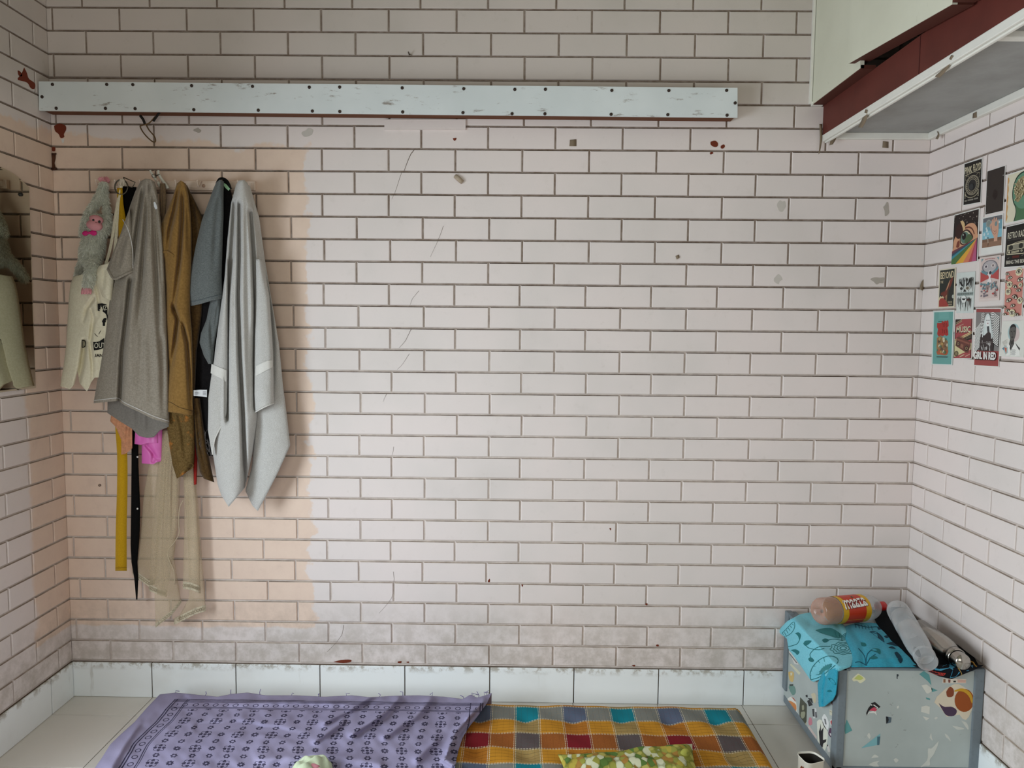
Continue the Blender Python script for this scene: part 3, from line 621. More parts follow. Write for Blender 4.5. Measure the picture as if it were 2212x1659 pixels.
# taupe t-shirt
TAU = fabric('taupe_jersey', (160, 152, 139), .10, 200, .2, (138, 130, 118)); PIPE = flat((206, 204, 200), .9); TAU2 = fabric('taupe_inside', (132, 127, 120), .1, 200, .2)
tt = thing('t_shirt', 'taupe t-shirt with white seam piping hanging left of the mustard shirt', 't-shirt', ath(310, 945, -.05), 'garments on the hook rail')
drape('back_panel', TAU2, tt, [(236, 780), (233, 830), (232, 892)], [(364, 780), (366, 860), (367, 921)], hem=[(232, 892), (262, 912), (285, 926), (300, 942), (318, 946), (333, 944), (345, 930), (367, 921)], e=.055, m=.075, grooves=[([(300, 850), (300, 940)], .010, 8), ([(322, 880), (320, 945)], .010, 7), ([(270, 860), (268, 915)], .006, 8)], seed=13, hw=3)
b1 = drape('body', TAU, tt, [(304, 393), (292, 415), (281, 445), (271, 480), (263, 540), (249, 600), (236, 650), (227, 720), (214, 800), (202, 869)], [(335, 393), (342, 430), (348, 480), (353, 540), (357, 620), (361, 720), (364, 820), (366, 914)],
      hem=[(202, 871), (255, 866), (270, 876), (300, 890), (330, 905), (350, 911), (366, 916)], topl=[(304, 391), (314, 386), (324, 387), (335, 393)], e=.07, m=.125,
      grooves=[([(310, 400), (300, 470), (288, 560), (284, 600)], .034, 5), ([(323, 392), (322, 440), (324, 520)], .014, 3), ([(333, 420), (343, 520), (350, 640)], .014, 4), ([(311, 560), (306, 700), (304, 860)], .010, 7), ([(350, 720), (352, 860), (353, 905)], .012, 6), ([(262, 640), (250, 760), (240, 866)], .010, 7), ([(288, 610), (281, 700), (280, 860)], -.010, 8), ([(318, 400), (313, 500), (303, 620), (296, 720)], .024, 5), ([(327, 400), (333, 500), (340, 640), (346, 780)], .022, 5), ([(282, 605), (274, 680), (264, 760), (259, 868)], .040, 5, 0), ([(322, 700), (326, 800), (328, 900)], .008, 9), ([(248, 650), (240, 740), (230, 860)], .008, 9), ([(300, 780), (300, 880)], .005, 9)], wr=.003, wrs=26, seed=14, nu=80, nv=100, hw=5)
s1 = drape('sleeve', TAU, tt, [(279, 452), (270, 476), (262, 500), (250, 530), (238, 560), (231, 577)], [(281, 454), (285, 490), (288, 520), (289, 545), (289, 570), (289, 584)], hem=[(231, 580), (245, 603), (262, 598), (276, 590), (289, 584)], e=.10, m=.128, grooves=[([(275, 500), (262, 540), (254, 585)], .014, 6), ([(268, 500), (250, 550), (243, 585)], .008, 4)], wr=.004, seed=15)
seam(b1, [(203, 865), (230, 862), (255, 860), (270, 870), (300, 884), (330, 898), (350, 905), (365, 910)], .0016, PIPE, tt, 'hem_piping', 60); seam(s1, [(265, 474), (275, 492), (283, 518), (287, 548), (287, 580)], .0014, PIPE, tt, 'seam_piping')
seam(s1, [(233, 582), (246, 602), (262, 597), (276, 590), (288, 585)], .0042, TAU, tt, 'cuff')
k = MBk(); P = ath(*sm([(332, 437), (335, 436.5), (338, 442), (340, 450), (336, 452), (333, 446)], 14).T, -.112); k.prism(P, (0, -.001, 0), flat((212, 216, 220), .6)); k.build('neck_label', None, tt)

# tote bag
CAN = fabric('cream_canvas', (232, 226, 202), .05, 170, .25, (220, 212, 186)); INK = (24, 23, 22)
tb = thing('tote_bag', 'cream canvas tote bag with black lettering hanging behind the taupe t-shirt', 'bag', ath(185, 845, -.03), 'garments on the hook rail')
c1 = drape('bag', CAN, tb, [(158, 598), (152, 615), (149, 640), (146, 690), (143, 745), (138, 785), (130, 832)], [(246, 560), (248, 600), (248, 650), (246, 720), (243, 770), (238, 800), (236, 815)], hem=[(130, 834), (151, 841), (161, 830), (167, 800), (172, 828), (188, 846), (197, 826), (204, 816), (236, 814)], topl=[(158, 598), (179, 592), (184, 616), (200, 628), (208, 600), (224, 572), (246, 560)],
      e=.062, m=.084, grooves=[([(183, 738), (176, 790), (166, 830)], .030, 5, 0), ([(201, 690), (194, 740), (200, 790), (199, 838)], .014, 4), ([(206, 612), (214, 650), (210, 690)], .010, 4), ([(204, 640), (186, 668), (178, 700)], .010, 4), ([(196, 664), (205, 700)], .008, 4)], wr=.006, wrs=14, seed=16, nu=80, nv=100, hw=8)
drape('fold_over', CAN, tb, [(214, 574), (205, 590), (205, 606), (212, 618), (220, 640)], [(246, 566), (248, 590), (246, 610), (244, 630), (242, 650)], e=.075, m=.098, grooves=[([(225, 580), (222, 630)], .006, 4)], wr=.004, wrs=9, seed=17)
for pts in ([(264, 396), (256, 430), (249, 470), (243, 510), (236, 545), (226, 578)], [(261, 398), (255, 440), (252, 490), (248, 540), (242, 570)]):
    k = MBk(); P = sm(pts, 26); A, B = P+[-3.2, 0], P+[3.2, 0]; k.add(list(ath(*A.T, -.046))+list(ath(*B.T, -.048)), [(i, i+1, 27+i, 26+i) for i in range(25)], CAN, True); k.tube(ath(*P.T, -.047), .0022, CAN, 6); k.build('handle', CAN, tb)
a = Art(lambda p, q, e: c1.mp(p, q, e+.0012), .0001, .9)
def dense(P, n=30): return sm(list(P)+[P[0]], n)
a.poly([(211, 656), (221, 655), (230, 658), (232, 668), (232, 682), (225, 675), (211, 671)], INK); a.text('EUZ', 212.5, 659, 231, 669.5, (214, 210, 190), .01, arc=-1.5)
a.line(sm([(226, 673), (231, 680), (233, 692)], 8), 3, INK); a.text('f', 220.5, 687, 229.8, 704, INK, .06)
a.line([(204.4, 720), (207, 724), (210, 727), (211.5, 726)], 1, INK); a.line([(213, 722), (217.3, 714.5)], 1, INK)
a.poly([(201, 738.6), (208, 739), (215, 737), (225, 730), (224.5, 742), (223.3, 752), (212, 756), (202.7, 757)], INK); a.text('OUT', 203.5, 741, 228, 753, (214, 210, 190), .01, arc=1.2)
a.text('.IAN', 203.5, 764.5, 222, 771.5, INK, .02); a.text('D', 177, 734, 186, 751, INK, .0); a.text('D', 179, 737.5, 184, 747.5, (196, 190, 164), .04)
a.build('print', tb)

# yellow strap with ring buckle, black strap
YEL = fabric('yellow_webbing', (198, 156, 30), .08, 260, .35, (178, 136, 22), stretch=(1, 1, 2.5))
ys_ = thing('yellow_belt', 'long yellow webbing belt with a ring buckle hanging from the hook rail', 'belt', ath(262, 1233, -.05), 'garments on the hook rail')
P = sm([(258.5, 406), (260, 440), (264, 480), (266, 540), (264, 640), (260, 760), (259, 860), (260, 915), (264, 985), (264, 1060), (262, 1140), (261.5, 1233)], 90); wds = np.interp(P[:, 1], [406, 440, 480, 540, 915, 985, 1233], [12, 13, 17, 20, 23, 22, 25])
dep = -.048-.003*np.sin(P[:, 1]/26.); A, B = P-np.stack([wds/2, 0*wds], 1), P+np.stack([wds/2, 0*wds], 1); k = MBk(); n = len(P)
V = list(ath(*A.T, dep))+list(ath(*B.T, dep-.002))+list(ath(*A.T, dep+.0025))+list(ath(*B.T, dep+.0005)); F = []
for i in range(n-1): F += [(i, n+i, n+i+1, i+1), (2*n+i, 2*n+i+1, 3*n+i+1, 3*n+i), (i, i+1, 2*n+i+1, 2*n+i), (n+i, 3*n+i, 3*n+i+1, n+i+1)]
F += [(0, 2*n, 3*n, n), (n-1, 2*n-1, 4*n-1, 3*n-1)]; k.add(V, F, YEL, True); k.build('webbing', YEL, ys_)
k = MBk(); k.tube(ath(*np.array([(250, 1227), (262, 1226.5), (274, 1226)]).T, -.0525), .0009, flat((132, 96, 14), .8), 5); k.build('stitching', None, ys_); k = MBk(); k.tube(ath(*np.array([(252.5, 420.5), (265, 421)]).T, -.0525), .0009, flat((228, 190, 60), .8), 5); k.build('stitching', None, ys_)
MET = flat((96, 92, 82), .35, .9); k = MBk(); t = np.linspace(0, 2*PI, 30); k.tube(ath(262+14*np.cos(t), 404+16*np.sin(t), -.047), .0024, MET, 8); k.build('ring', None, ys_); k = MBk(); k.tube(ath(*np.array([(267, 383), (292, 394), (286, 405), (270, 400), (267, 383)], float).T, -.043), .0018, MET, 6); k.build('buckle', None, ys_)
k = MBk()
for px in (258, 262, 266, 271): k = MBk(); k.tube(ath(*sm([(px-2, 400), (263+(px-263)*.4, 386), (px+2, 402)], 12).T, -.052), .0016, flat((206, 196, 180), .9), 6); k.build('cord', None, ys_)
bs = thing('sash', 'long black sash tapering to a point behind the yellow belt', 'sash', ath(295, 1293, -.03), 'garments on the hook rail')
BSH = fabric('black_cloth', (16, 15, 15), .2, 180, .2)
drape('cloth', BSH, bs, [(263, 402), (264, 430), (261, 440), (262, 450), (270, 470), (280, 560), (285, 700), (284, 930), (284, 1000), (283, 1100), (282, 1180), (284, 1215), (290, 1250), (294, 1295)], [(295, 404), (292, 430), (290, 440), (290, 450), (292, 470), (296, 560), (299, 700), (299, 930), (299, 1000), (303, 1100), (302, 1150), (297, 1215), (299, 1250), (297, 1295)], e=.026, m=.038, nu=16, nv=90, wr=.002)
[MBk().ell(ath(px, py, -.04), (.0035, .002, .0035), flat((206, 204, 198), .4), 10, 6).build('snap_button', None, bs) for px, py in ((297, 1099), (297, 987))]

# pink satin garment and peach lace
PNK = MT('pink_satin', .32, .5); PNK.obj(); PNK.col(PNK.mix(PNK.noise(30, 2), lin((206, 92, 170)), lin((222, 116, 188)))); PNK = PNK.m
pk = thing('satin_garment', 'pink satin garment showing under the hem of the taupe t-shirt', 'garment', ath(325, 1003, -.04), 'garments on the hook rail')
p1 = drape('frill', PNK, pk, [(294, 900), (292, 930), (290, 958)], [(340, 900), (341, 930), (342, 955)], hem=[(290, 959), (305, 961), (320, 957), (342, 957)], e=.04, m=.056, grooves=[([(306, 900), (304, 960)], .004, 4), ([(326, 900), (328, 960)], .004, 4)], seed=18)
drape('panel', PNK, pk, [(306, 900), (306, 950), (306, 1000)], [(352, 900), (351, 950), (350, 995)], hem=[(306, 1001), (331, 1003), (340, 998), (350, 996)], e=.03, m=.046, grooves=[([(312, 958), (326, 972), (338, 990), (350, 992)], .010, 4), ([(330, 1000), (332, 975)], .006, 4)], seed=19)
pl = thing('lace_garment', 'peach lace edging showing behind the yellow belt', 'garment', ath(275, 983, -.03), 'garments on the hook rail'); LAC = fabric('peach_lace', (206, 146, 110), .14, 90, .6)
drape('lace', LAC, pl, [(240, 895), (238, 910), (250, 922), (262, 950), (262, 980)], [(285, 895), (286, 910), (286, 925), (286, 950), (286, 968)], hem=[(262, 982), (272, 980), (286, 968)], e=.052, m=.060, grooves=[([(276, 920), (270, 980)], .004, 3), ([(282, 920), (279, 975)], .004, 3)], wr=.003, wrs=6, seed=20)

# clothes peg and net scarf
pg_ = thing('clothes_peg', 'white plastic clothes peg clipped on the hook rail', 'clothes peg', at(345, 400, -.03)); WP = flat((222, 222, 212), .4)
for c in ([(324, 368), (330, 378), (338, 390), (345, 400), (346, 404)], [(343, 368), (342, 374), (350, 388), (360, 402), (362, 407)]):
    k = MBk(); k.tube(at(*sm(c, 16).T, -.048), np.linspace(.0034, .006, 16), WP, 8); k.build('arm', WP, pg_)
k = MBk(); k.tube(at(*np.array([(336, 380), (345, 377)]).T, -.05), .0026, MET, 8); k.tube(at(333+5*np.cos(t), 380+4*np.sin(t), -.052), .001, MET, 5); k.build('spring', None, pg_)
k = MT('sheer_net', .9, .1); k.obj(); nz = k.noise(900, 1); k.col(k.mix(nz.st(.4, .6), lin((176, 158, 126)), lin((206, 190, 160))))
tr = k.t.nodes.new('ShaderNodeBsdfTransparent'); mxs = k.t.nodes.new('ShaderNodeMixShader'); f = nz.st(.30, .72)*.16+.40; k.t.links.new(f.k, mxs.inputs[0]); k.t.links.new(tr.outputs[0], mxs.inputs[1]); k.t.links.new(k.b.outputs[0], mxs.inputs[2]); k.t.links.new(mxs.outputs[0], k.t.nodes['Material Output'].inputs[0]); NET = k.m
LBD = fabric('lace_border', (206, 194, 168), .18, 120, .7)
sc_ = thing('net_scarf', 'sheer beige net scarf with a lace border hanging below the shirts', 'scarf', ath(370, 1355, -.03), 'garments on the hook rail')
drape('gathered_neck', fabric('gathered_net', (142, 120, 94), .16, 120, .4, stretch=(5, 1, 1)), sc_, [(345, 396), (344, 430), (347, 470), (350, 500)], [(357, 396), (360, 430), (357, 470), (354, 500)], e=.03, m=.046, grooves=[([(350, 400), (350, 490)], .006, 2), ([(355, 400), (353, 490)], .005, 2)], nu=24)
def net(L, R, hem, e, m, gr=(), seed=1, name='net_layer', border=True, bw=14):
    d_ = drape(name, NET, sc_, L, R, hem=hem, e=e, m=m, grooves=gr, single=True, nu=40, nv=60, seed=seed, wr=.003, wrs=14, hw=4)
    if border:
        B = np.stack([d_.px[-1], d_.py[-1]], 1); A = B-np.array([0, bw]); V = list(d_.mp(A[:, 0], A[:, 1], .001))+list(d_.mp(B[:, 0], B[:, 1], .001)); n = len(B); k = MBk(); k.add(V, [(i, i+1, n+i+1, n+i) for i in range(n-1)], LBD, True); k.build('lace_border', LBD, sc_)
        at_ = Art(lambda p, q, e_: d_.mp(p, q, e_+.0014), .0001, .9)
        for j in range(2, n-2, 3):
            cx, cy = B[j, 0], B[j, 1]-bw/2; at_.ring(cx, cy, 2.6, 3.4, .8, (150, 136, 110), 10)
        at_.build('lace_pattern', sc_)
    return d_
net([(330, 960), (312, 1060), (302, 1150), (286, 1225)], [(372, 960), (362, 1060), (345, 1150), (335, 1262)], [(283, 1238), (300, 1252), (322, 1268), (336, 1262)], .014, .03, [([(340, 1000), (318, 1160)], .006, 5)], 21)
net([(392, 980), (400, 1080), (406, 1180), (408, 1290), (376, 1344)], [(416, 980), (428, 1080), (434, 1180), (440, 1250), (445, 1318)], [(376, 1350), (400, 1338), (420, 1328), (445, 1320)], .012, .026, [([(414, 1100), (424, 1280)], .005, 5)], 22)
net([(396, 980), (398, 1080), (397, 1180), (395, 1255)], [(416, 980), (425, 1080), (431, 1180), (433, 1270)], [(395, 1272), (412, 1274), (433, 1282)], .02, .036, [([(408, 1050), (414, 1260)], .006, 4)], 23, bw=16)
net([(348, 930), (336, 1060), (326, 1180), (322, 1264)], [(380, 930), (384, 1060), (378, 1180), (360, 1278)], [(322, 1276), (340, 1284), (360, 1290)], .024, .042, [([(356, 980), (346, 1240)], .007, 4), ([(368, 980), (362, 1240)], .007, 4)], 24)
n5 = net([(355, 930), (344, 1060), (336, 1180), (334, 1280), (336, 1350)], [(384, 960), (390, 1030), (386, 1130), (376, 1200), (392, 1290)], [(336, 1356), (350, 1345), (370, 1330), (394, 1300)], .03, .05, [([(364, 960), (356, 1100), (350, 1300)], .008, 4), ([(374, 1000), (372, 1160)], .008, 4)], 25, bw=10)
k = MBk(); P = sm([(396, 1080), (388, 1098), (386, 1130), (387, 1152), (376, 1172), (362, 1190), (366, 1210), (376, 1235), (377, 1262)], 40); k.tube(ath(*P.T, -.048), .0016, flat((186, 170, 144), .9), 5); k.build('rolled_hem', None, sc_)
def atm(px, py, y): return at(px, py, np.asarray(y, float)-.015)
# ------------------------------------------------------------------ plush monkey
FURC = fabric('grey_fur_skin', (206, 208, 196), .1, 90, .3); FPK = flat((216, 150, 156), .85)
mk = thing('plush_monkey', 'grey furry plush monkey with pink face hanging by its raised hand', 'soft toy', atm(190, 620, -.05), 'garments on the hook rail')
def cap(kb, p, q, r0, r1, n=6):
    for i in range(n+1):
        f = i/n; kb.ell(np.array(p)*(1-f)+np.array(q)*f, r0*(1-f)+r1*f, None, 12, 8)
def pl_(pts):                    # px, py, depth, radius
    return [(atm(a, b, -c), r) for a, b, c, r in pts]
def chain(kb, pts):
    P = pl_(pts)
    for (p, r0), (q, r1) in zip(P[:-1], P[1:]): cap(kb, p, q, r0, r1)
k = MBk()
chain(k, [(224, 398, .045, .011), (216, 420, .052, .011), (206, 440, .058, .013), (192, 462, .060, .013), (183, 485, .058, .012), (181, 506, .056, .012)])     # left arm, raised
chain(k, [(224, 402, .04, .010), (228, 435, .042, .009), (232, 462, .046, .011), (231, 492, .050, .014)])
chain(k, [(210, 482, .064, .030), (212, 493, .064, .032)])                      # head
chain(k, [(206, 515, .058, .030), (200, 535, .058, .036), (196, 555, .056, .034)])   # body
chain(k, [(186, 560, .046, .018), (176, 580, .034, .015), (170, 602, .026, .013)])   # leg into the bag
chain(k, [(204, 556, .066, .020), (199, 575, .092, .018), (194, 598, .112, .016), (190, 616, .116, .014)])
body = fuse(k, .004, 'body', FURC, mk, 3)
def fur(parent, src, n, length, cols, keep=lambda p: True, seed=1):
    me = src.data; q = np.random.RandomState(seed); me.calc_loop_triangles(); V = np.array([v.co[:] for v in me.vertices]); T = np.array([t.vertices[:] for t in me.loop_triangles])
    A, B, C = V[T[:, 0]], V[T[:, 1]], V[T[:, 2]]; N = np.cross(B-A, C-A); ar = np.linalg.norm(N, axis=1); pick = q.choice(len(T), n, p=ar/ar.sum())
    u, v = q.rand(n, 1), q.rand(n, 1); s = (u+v) > 1; u = np.where(s, 1-u, u); v = np.where(s, 1-v, v)
    P = A[pick]+(B-A)[pick]*u+(C-A)[pick]*v; Nn = N[pick]/ar[pick][:, None]; W0 = np.array(parent.matrix_basis.translation)
    ok = np.array([keep(p+W0) for p in P]); P, Nn = P[ok], Nn[ok]; n = len(P)
    D = Nn*.75+np.array([0, 0, -.75])+q.normal(0, .38, (n, 3)); D /= np.linalg.norm(D, axis=1)[:, None]; L = length*q.uniform(.6, 1.3, (n, 1))
    S = np.cross(D, q.normal(0, 1, (n, 3))); S /= np.linalg.norm(S, axis=1)[:, None]; w = .0007
    tip = P+D*L+np.array([0, 0, -1])*L*.25; mid = P+D*L*.55
    VV = np.concatenate([P-S*w, P+S*w, mid-S*w*.8, mid+S*w*.8, tip]); F = [(i, n+i, 3*n+i, 2*n+i) for i in range(n)]+[(2*n+i, 3*n+i, 4*n+i) for i in range(n)]
    m2 = bpy.data.meshes.new('fur'); m2.from_pydata(VV.tolist(), [], F); 
    for c in cols: m2.materials.append(c)
    ci = q.randint(0, len(cols), n); m2.polygons.foreach_set('material_index', np.concatenate([ci, ci])); m2.polygons.foreach_set('use_smooth', [True]*len(F)); m2.update()
    o = link('fur', m2, parent); o['kind'] = 'stuff'; return o
fc = atm(203, 484, -.09)
fur(mk, body, 16000, .009, [flat((222, 224, 212), .95), flat((204, 206, 194), .95), flat((236, 237, 226), .95)], lambda p: not (np.linalg.norm((p-fc)*np.array([1, .6, 1.25])) < .031 and p[1] < -.085))
k = MBk(); rt = Matrix.Rotation(.22, 3, 'Y')
k.ell(atm(204, 487, -.094), (.0265, .017, .0178), FPK, 20, 12, rt); k.ell(atm(208, 474, -.090), (.0235, .0145, .0145), FPK, 20, 12, rt); fa = fuse(k, .002, 'face', FPK, mk, 3)
EYE = flat((14, 13, 13), .15, 0, .6)
for px, py in ((202, 475.5), (214.5, 479)): MBk().ell(atm(px, py, -.103), (.0042, .003, .0046), EYE, 12, 8).build('eye', EYE, mk)
k = MBk(); k.tube(atm(*sm([(187.5, 482.5), (192, 484), (198, 487.5), (203, 489), (208, 489)], 16).T, -np.array(sm([(.098,), (.106,), (.1085,), (.1085,), (.107,)], 16)).ravel()), .0009, flat((96, 26, 34), .8), 6); k.build('mouth', None, mk)
k = MBk(); k.tube(atm(*np.array([(200, 479), (204.5, 480.4), (208.5, 481)]).T, -.1055), .0011, flat((120, 60, 56), .8), 6); k.build('nose', None, mk)
BOW = flat((208, 40, 122), .6)
bw = MBk(); bw.ell(atm(184.5, 504, -.088), (.0115, .005, .0085), BOW, 14, 8, Matrix.Rotation(-.15, 3, 'Y')); bw.ell(atm(202, 503, -.092), (.0125, .005, .0095), BOW, 14, 8, Matrix.Rotation(.1, 3, 'Y')); bw.ell(atm(192.5, 503, -.094), (.0045, .005, .005), BOW, 10, 8); o = fuse(bw, .0017, 'bow', BOW, mk, 2)
def paw(px, py, d, sgn):
    kb = MBk(); kb.ell(atm(px, py, -d), (.0085, .006, .0085))
    for a_, L in ((-.9, .010), (-.35, .0125), (.15, .013), (.65, .011)):
        p = atm(px, py, -d)+np.array([math.sin(a_)*.006, 0, math.cos(a_)*.005*sgn]); q = p+np.array([math.sin(a_)*L*.7, -.006, math.cos(a_)*L*sgn*.6]); cap(kb, p, q, .0032, .0026, 4)
    p = atm(px, py, -d); cap(kb, p+np.array([.006, 0, -.002*sgn]), p+np.array([.012, -.005, .003*sgn]), .0032, .0026, 4)
    return kb
fuse(paw(221, 392, .044, 1), .0015, 'hand', FPK, mk, 2); fuse(paw(231, 391, .03, 1), .0015, 'hand', FPK, mk, 2)
kb = MBk(); kb.ell(atm(187, 627, -.118), (.017, .010, .012)); [cap(kb, atm(px, 629, -.124), atm(px-1, 634, -.126), .0042, .0036, 3) for px in (178, 184, 190, 196)]; fuse(kb, .002, 'foot', FPK, mk, 2)

# ------------------------------------------------------------------ wall mirror on the left
MIR = MT('mirror_silver', .015, .5); MIR.pos(); MIR.b.inputs['Metallic'].default_value = 1.; MIR.col((.60, .62, .54)); MIR = MIR.m
GE = flat((150, 164, 150), .2, .2, .6)
mr_ = thing('wall_mirror', 'frameless arch topped mirror with a polished rim on the left wall', 'mirror', (.006, -.32, 1.142))
half = [(-.143, 1.1434), (-.1385, 1.45), (-.1335, 1.8036), (-.150, 1.812), (-.175, 1.8232), (-.205, 1.8335), (-.235, 1.8385), (-.27, 1.8425), (-.315, 1.844)]
out = half+[(-.63-y_, z_) for y_, z_ in half[::-1][1:]]
def ring_(pts, x, s=0.): c = np.array([-.315, 1.49]); P = np.array(pts); return [(x, *(p+(c-p)/np.linalg.norm(c-p)*s)) for p in P]
k = MBk(); k.prism(ring_(out, .0045), (-.004, 0, 0), GE); k.build('backing', None, mr_)
A, B = ring_(out, .0052, .0), ring_(out, .0066, .006); n = len(out)
MBk().add(A+B, [(i, (i+1) % n, n+(i+1) % n, n+i) for i in range(n)], MIR).build('bevel', MIR, mr_)
MBk().add(B, [tuple(range(n))], MIR).build('glass', MIR, mr_)
q = atx(44.7, 420, .0068); k = MBk(); k.lathe([(0, .0062), (.004, .0060), (.006, .004), (.0062, 0)], q, (1, 0, 0), flat((48, 46, 42), .4, .4), 14); k.build('screw_cap', None, mr_)

# ------------------------------------------------------------------ storage loft along the right wall
CRM = MT('cream_laminate', .55, .3); CRM.pos(); nn = CRM.noise(3, 4); n2 = CRM.noise(40, 3); CRM.col(CRM.mix((nn.st(.4, .8)*.3+n2.st(.68, .76)*.25).cl(), lin((216, 216, 198)), lin((188, 186, 166)))); CRM = CRM.m
MARO = MT('maroon_paint', .6, .3); MARO.pos(); nn = MARO.noise(6, 4); MARO.col(MARO.mix(nn.st(.35, .7), lin((98, 46, 38)), lin((86, 40, 33)))); MARO = MARO.m
GRU = MT('grey_soffit', .8, .2); GRU.pos(); nn = GRU.noise(4, 5, .65); GRU.col(GRU.mix(nn.st(.35, .75), lin((166, 166, 164)), lin((146, 145, 142)))); GRU = GRU.m
BRE = flat((82, 40, 30), .7); WTR = flat((226, 224, 216), .5)
lo_ = thing('storage_loft', 'overhead storage loft with maroon fascia and cream shutters on the right wall', 'loft', (2.83, -.0003, 2.0))
XF = 2.6475; YE = -1.7
MBk().box((XF+.016, YE, 2.03), (W-.0005, -.0003, 2.075), GRU).build('soffit_slab', GRU, lo_)
k = MBk(); k.box((XF, YE, 2.004), (XF+.018, -.0003, 2.121), MARO); k.build('fascia', MARO, lo_)
k = MBk(); k.box((XF-.0012, -.598, 2.006), (XF+.001, -.5965, 2.12), flat((70, 30, 28), .8)); k.build('fascia_joint', None, lo_)
for i, (dx, zz, hh) in enumerate(((0, 2.000, .012), (.010, 1.996, .010), (.021, 2.003, .012))):
    MBk().box((XF-.002+dx, YE, zz), (XF+.0075+dx, -.0005, zz+hh+.01), WTR, .002).build('moulding', WTR, lo_)
MBk().box((XF+.03, -.016, 2.008), (W-.0005, -.0004, 2.030), WTR, .003).build('moulding', WTR, lo_)
MBk().box((W-.018, YE, 2.006), (W-.0006, -.016, 2.030), WTR, .003).build('moulding', WTR, lo_)
ym = float(atf(2160, 75, 2.025)[1]); MBk().box((XF+.03, ym-.012, 2.014), (W-.018, ym+.012, 2.031), WTR, .003).build('cross_moulding', WTR, lo_)
p1 = at(1757, 0, 0.)[0]; x1 = 2.606
k = MBk(); k.box((x1, -.352, 2.1225), (x1+.012, -.0005, ROOMH-.001), CRM); k.build('fixed_shutter', CRM, lo_)
k = MBk(); k.prism([(x1+.002, -.0008, 2.120), (XF+.004, -.0008, 2.120), (XF+.004, -.352, 2.120), (x1+.002, -.352, 2.120)], (0, 0, .012), BRE); k.build('shutter_rail', BRE, lo_)
k = MBk(); k.prism([(x1-.002, -.0006, 2.118), (x1+.034, -.0006, 2.118), (x1+.034, -.0006, 2.131), (x1-.002, -.0006, 2.131)], (0, -.012, 0), WTR); k.build('end_batten', WTR, lo_)
k = MBk(); k.box((x1-.010, -.010, 2.125), (x1-.002, -.0004, ROOMH-.001), WTR); k.build('corner_bead', WTR, lo_)
x2 = 2.588; A0 = atx(1832, 138, x2); B0 = atx(2057, 9, x2); sl = (B0[2]-A0[2])/(B0[1]-A0[1]); ye2 = B0[1]
def pz(y): return A0[2]+sl*(y-A0[1])
k = MBk(); k.prism([(x2, A0[1], pz(A0[1])), (x2, ye2, pz(ye2)), (x2, ye2, ROOMH-.01), (x2, A0[1], ROOMH-.01)], (.012, 0, 0), CRM); k.build('hinged_shutter', CRM, lo_)
k = MBk(); k.prism([(x2+.0015, A0[1]-.004, pz(A0[1])-.0005), (x2+.0015, ye2+.002, pz(ye2)-.0005), (x2+.0015, ye2+.002, pz(ye2)+.012), (x2+.0015, A0[1]-.004, pz(A0[1])+.012)], (.048, 0, 0), BRE); k.build('shutter_rail', BRE, lo_)
k = MBk(); k.prism([(x2-.002, ye2-.004, pz(ye2)+.002), (x2-.002, ye2-.07, pz(ye2)+.0), (x2-.002, ye2-.07, ROOMH-.01), (x2-.002, ye2-.004, ROOMH-.01)], (.05, 0, 0), BRE); k.build('mullion', BRE, lo_)
k = MBk(); k.box((x2, YE, pz(ye2)-.01), (x2+.012, ye2-.075, ROOMH-.01), CRM); k.build('hinged_shutter', CRM, lo_)
MBk().box((XF+.02, YE, 2.0755), (W-.0008, -.0006, 2.09), flat((120, 118, 112), .9)).build('loft_floor', None, lo_)
MBk().box((XF, YE-.012, 2.004), (W-.0005, YE, ROOMH-.001), CRM).build('end_panel', CRM, lo_)

# brown tape scraps
def tape(label, pts, y=None, x=None, curl=.0):
    P = np.array(pts, float); n = len(P)//2; A, B = sm(P[:n], 10), sm(P[n:], 10)
    if y is not None: yy = np.linspace(y, y-curl, 10); V = list(at(*A.T, yy))+list(at(*B.T, yy)); nv = np.array([0, -.0006, 0])
    else: xx = np.linspace(x, x-curl, 10); V = list(atx(*A.T, xx))+list(atx(*B.T, xx)); nv = np.array([-.0006, 0, 0])
    m = len(V); VV = V+[v+nv for v in V]; F = [(i, i+1, 11+i, 10+i) for i in range(9)]+[(m+i, m+10+i, m+11+i, m+i+1) for i in range(9)]+[(i, m+i, m+i+1, i+1) for i in range(9)]+[(10+i, 11+i, m+11+i, m+10+i) for i in range(9)]+[(0, 10, m+10, m), (9, m+9, m+19, 19)]
    o = MBk().add(VV, F, TAPE, True).build('tape_strip', TAPE); tag(o, label, 'tape', 'brown tape scraps'); return o
tape('long brown tape strip hanging at the back end of the maroon fascia', [(1770, 268), (1771, 300), (1768, 334), (1776, 268), (1776, 300), (1771, 330)], y=-.006, curl=.004)
tape('twisted brown tape scrap hanging at the lower corner of the loft moulding', [(1797, 282), (1796, 296), (1791, 314), (1803, 280), (1808, 294), (1799, 312)], y=-.019, curl=.006)
tape('brown tape flag hanging from the loft moulding nearest the back wall', [(1870, 236), (1863, 256), (1854, 275), (1874, 238), (1872, 258), (1863, 276)], x=XF-.004, curl=-.012)
tape('brown tape flag hanging halfway along the white loft moulding', [(2055, 119), (2040, 146), (2018, 166), (2059, 121), (2046, 150), (2030, 168)], x=XF-.004, curl=-.014)
tape('small tape tab stuck on the right wall moulding above the ring emblem poster', [(2102, 245), (2101, 256), (2110, 241), (2110, 254)], x=W-.0185)
tape('curled tape tab at the corner where the loft meets the right wall', [(2024, 284), (2026, 290), (2021, 300), (2027, 284), (2029, 294), (2026, 301)], x=W-.0185, curl=.004)
tape('curved brown tape scrap in the right room corner beside the rocket poster', [(1998, 600), (1990, 610), (1986, 624), (2002, 602), (1999, 614), (1993, 628)], y=-.003, curl=.003)
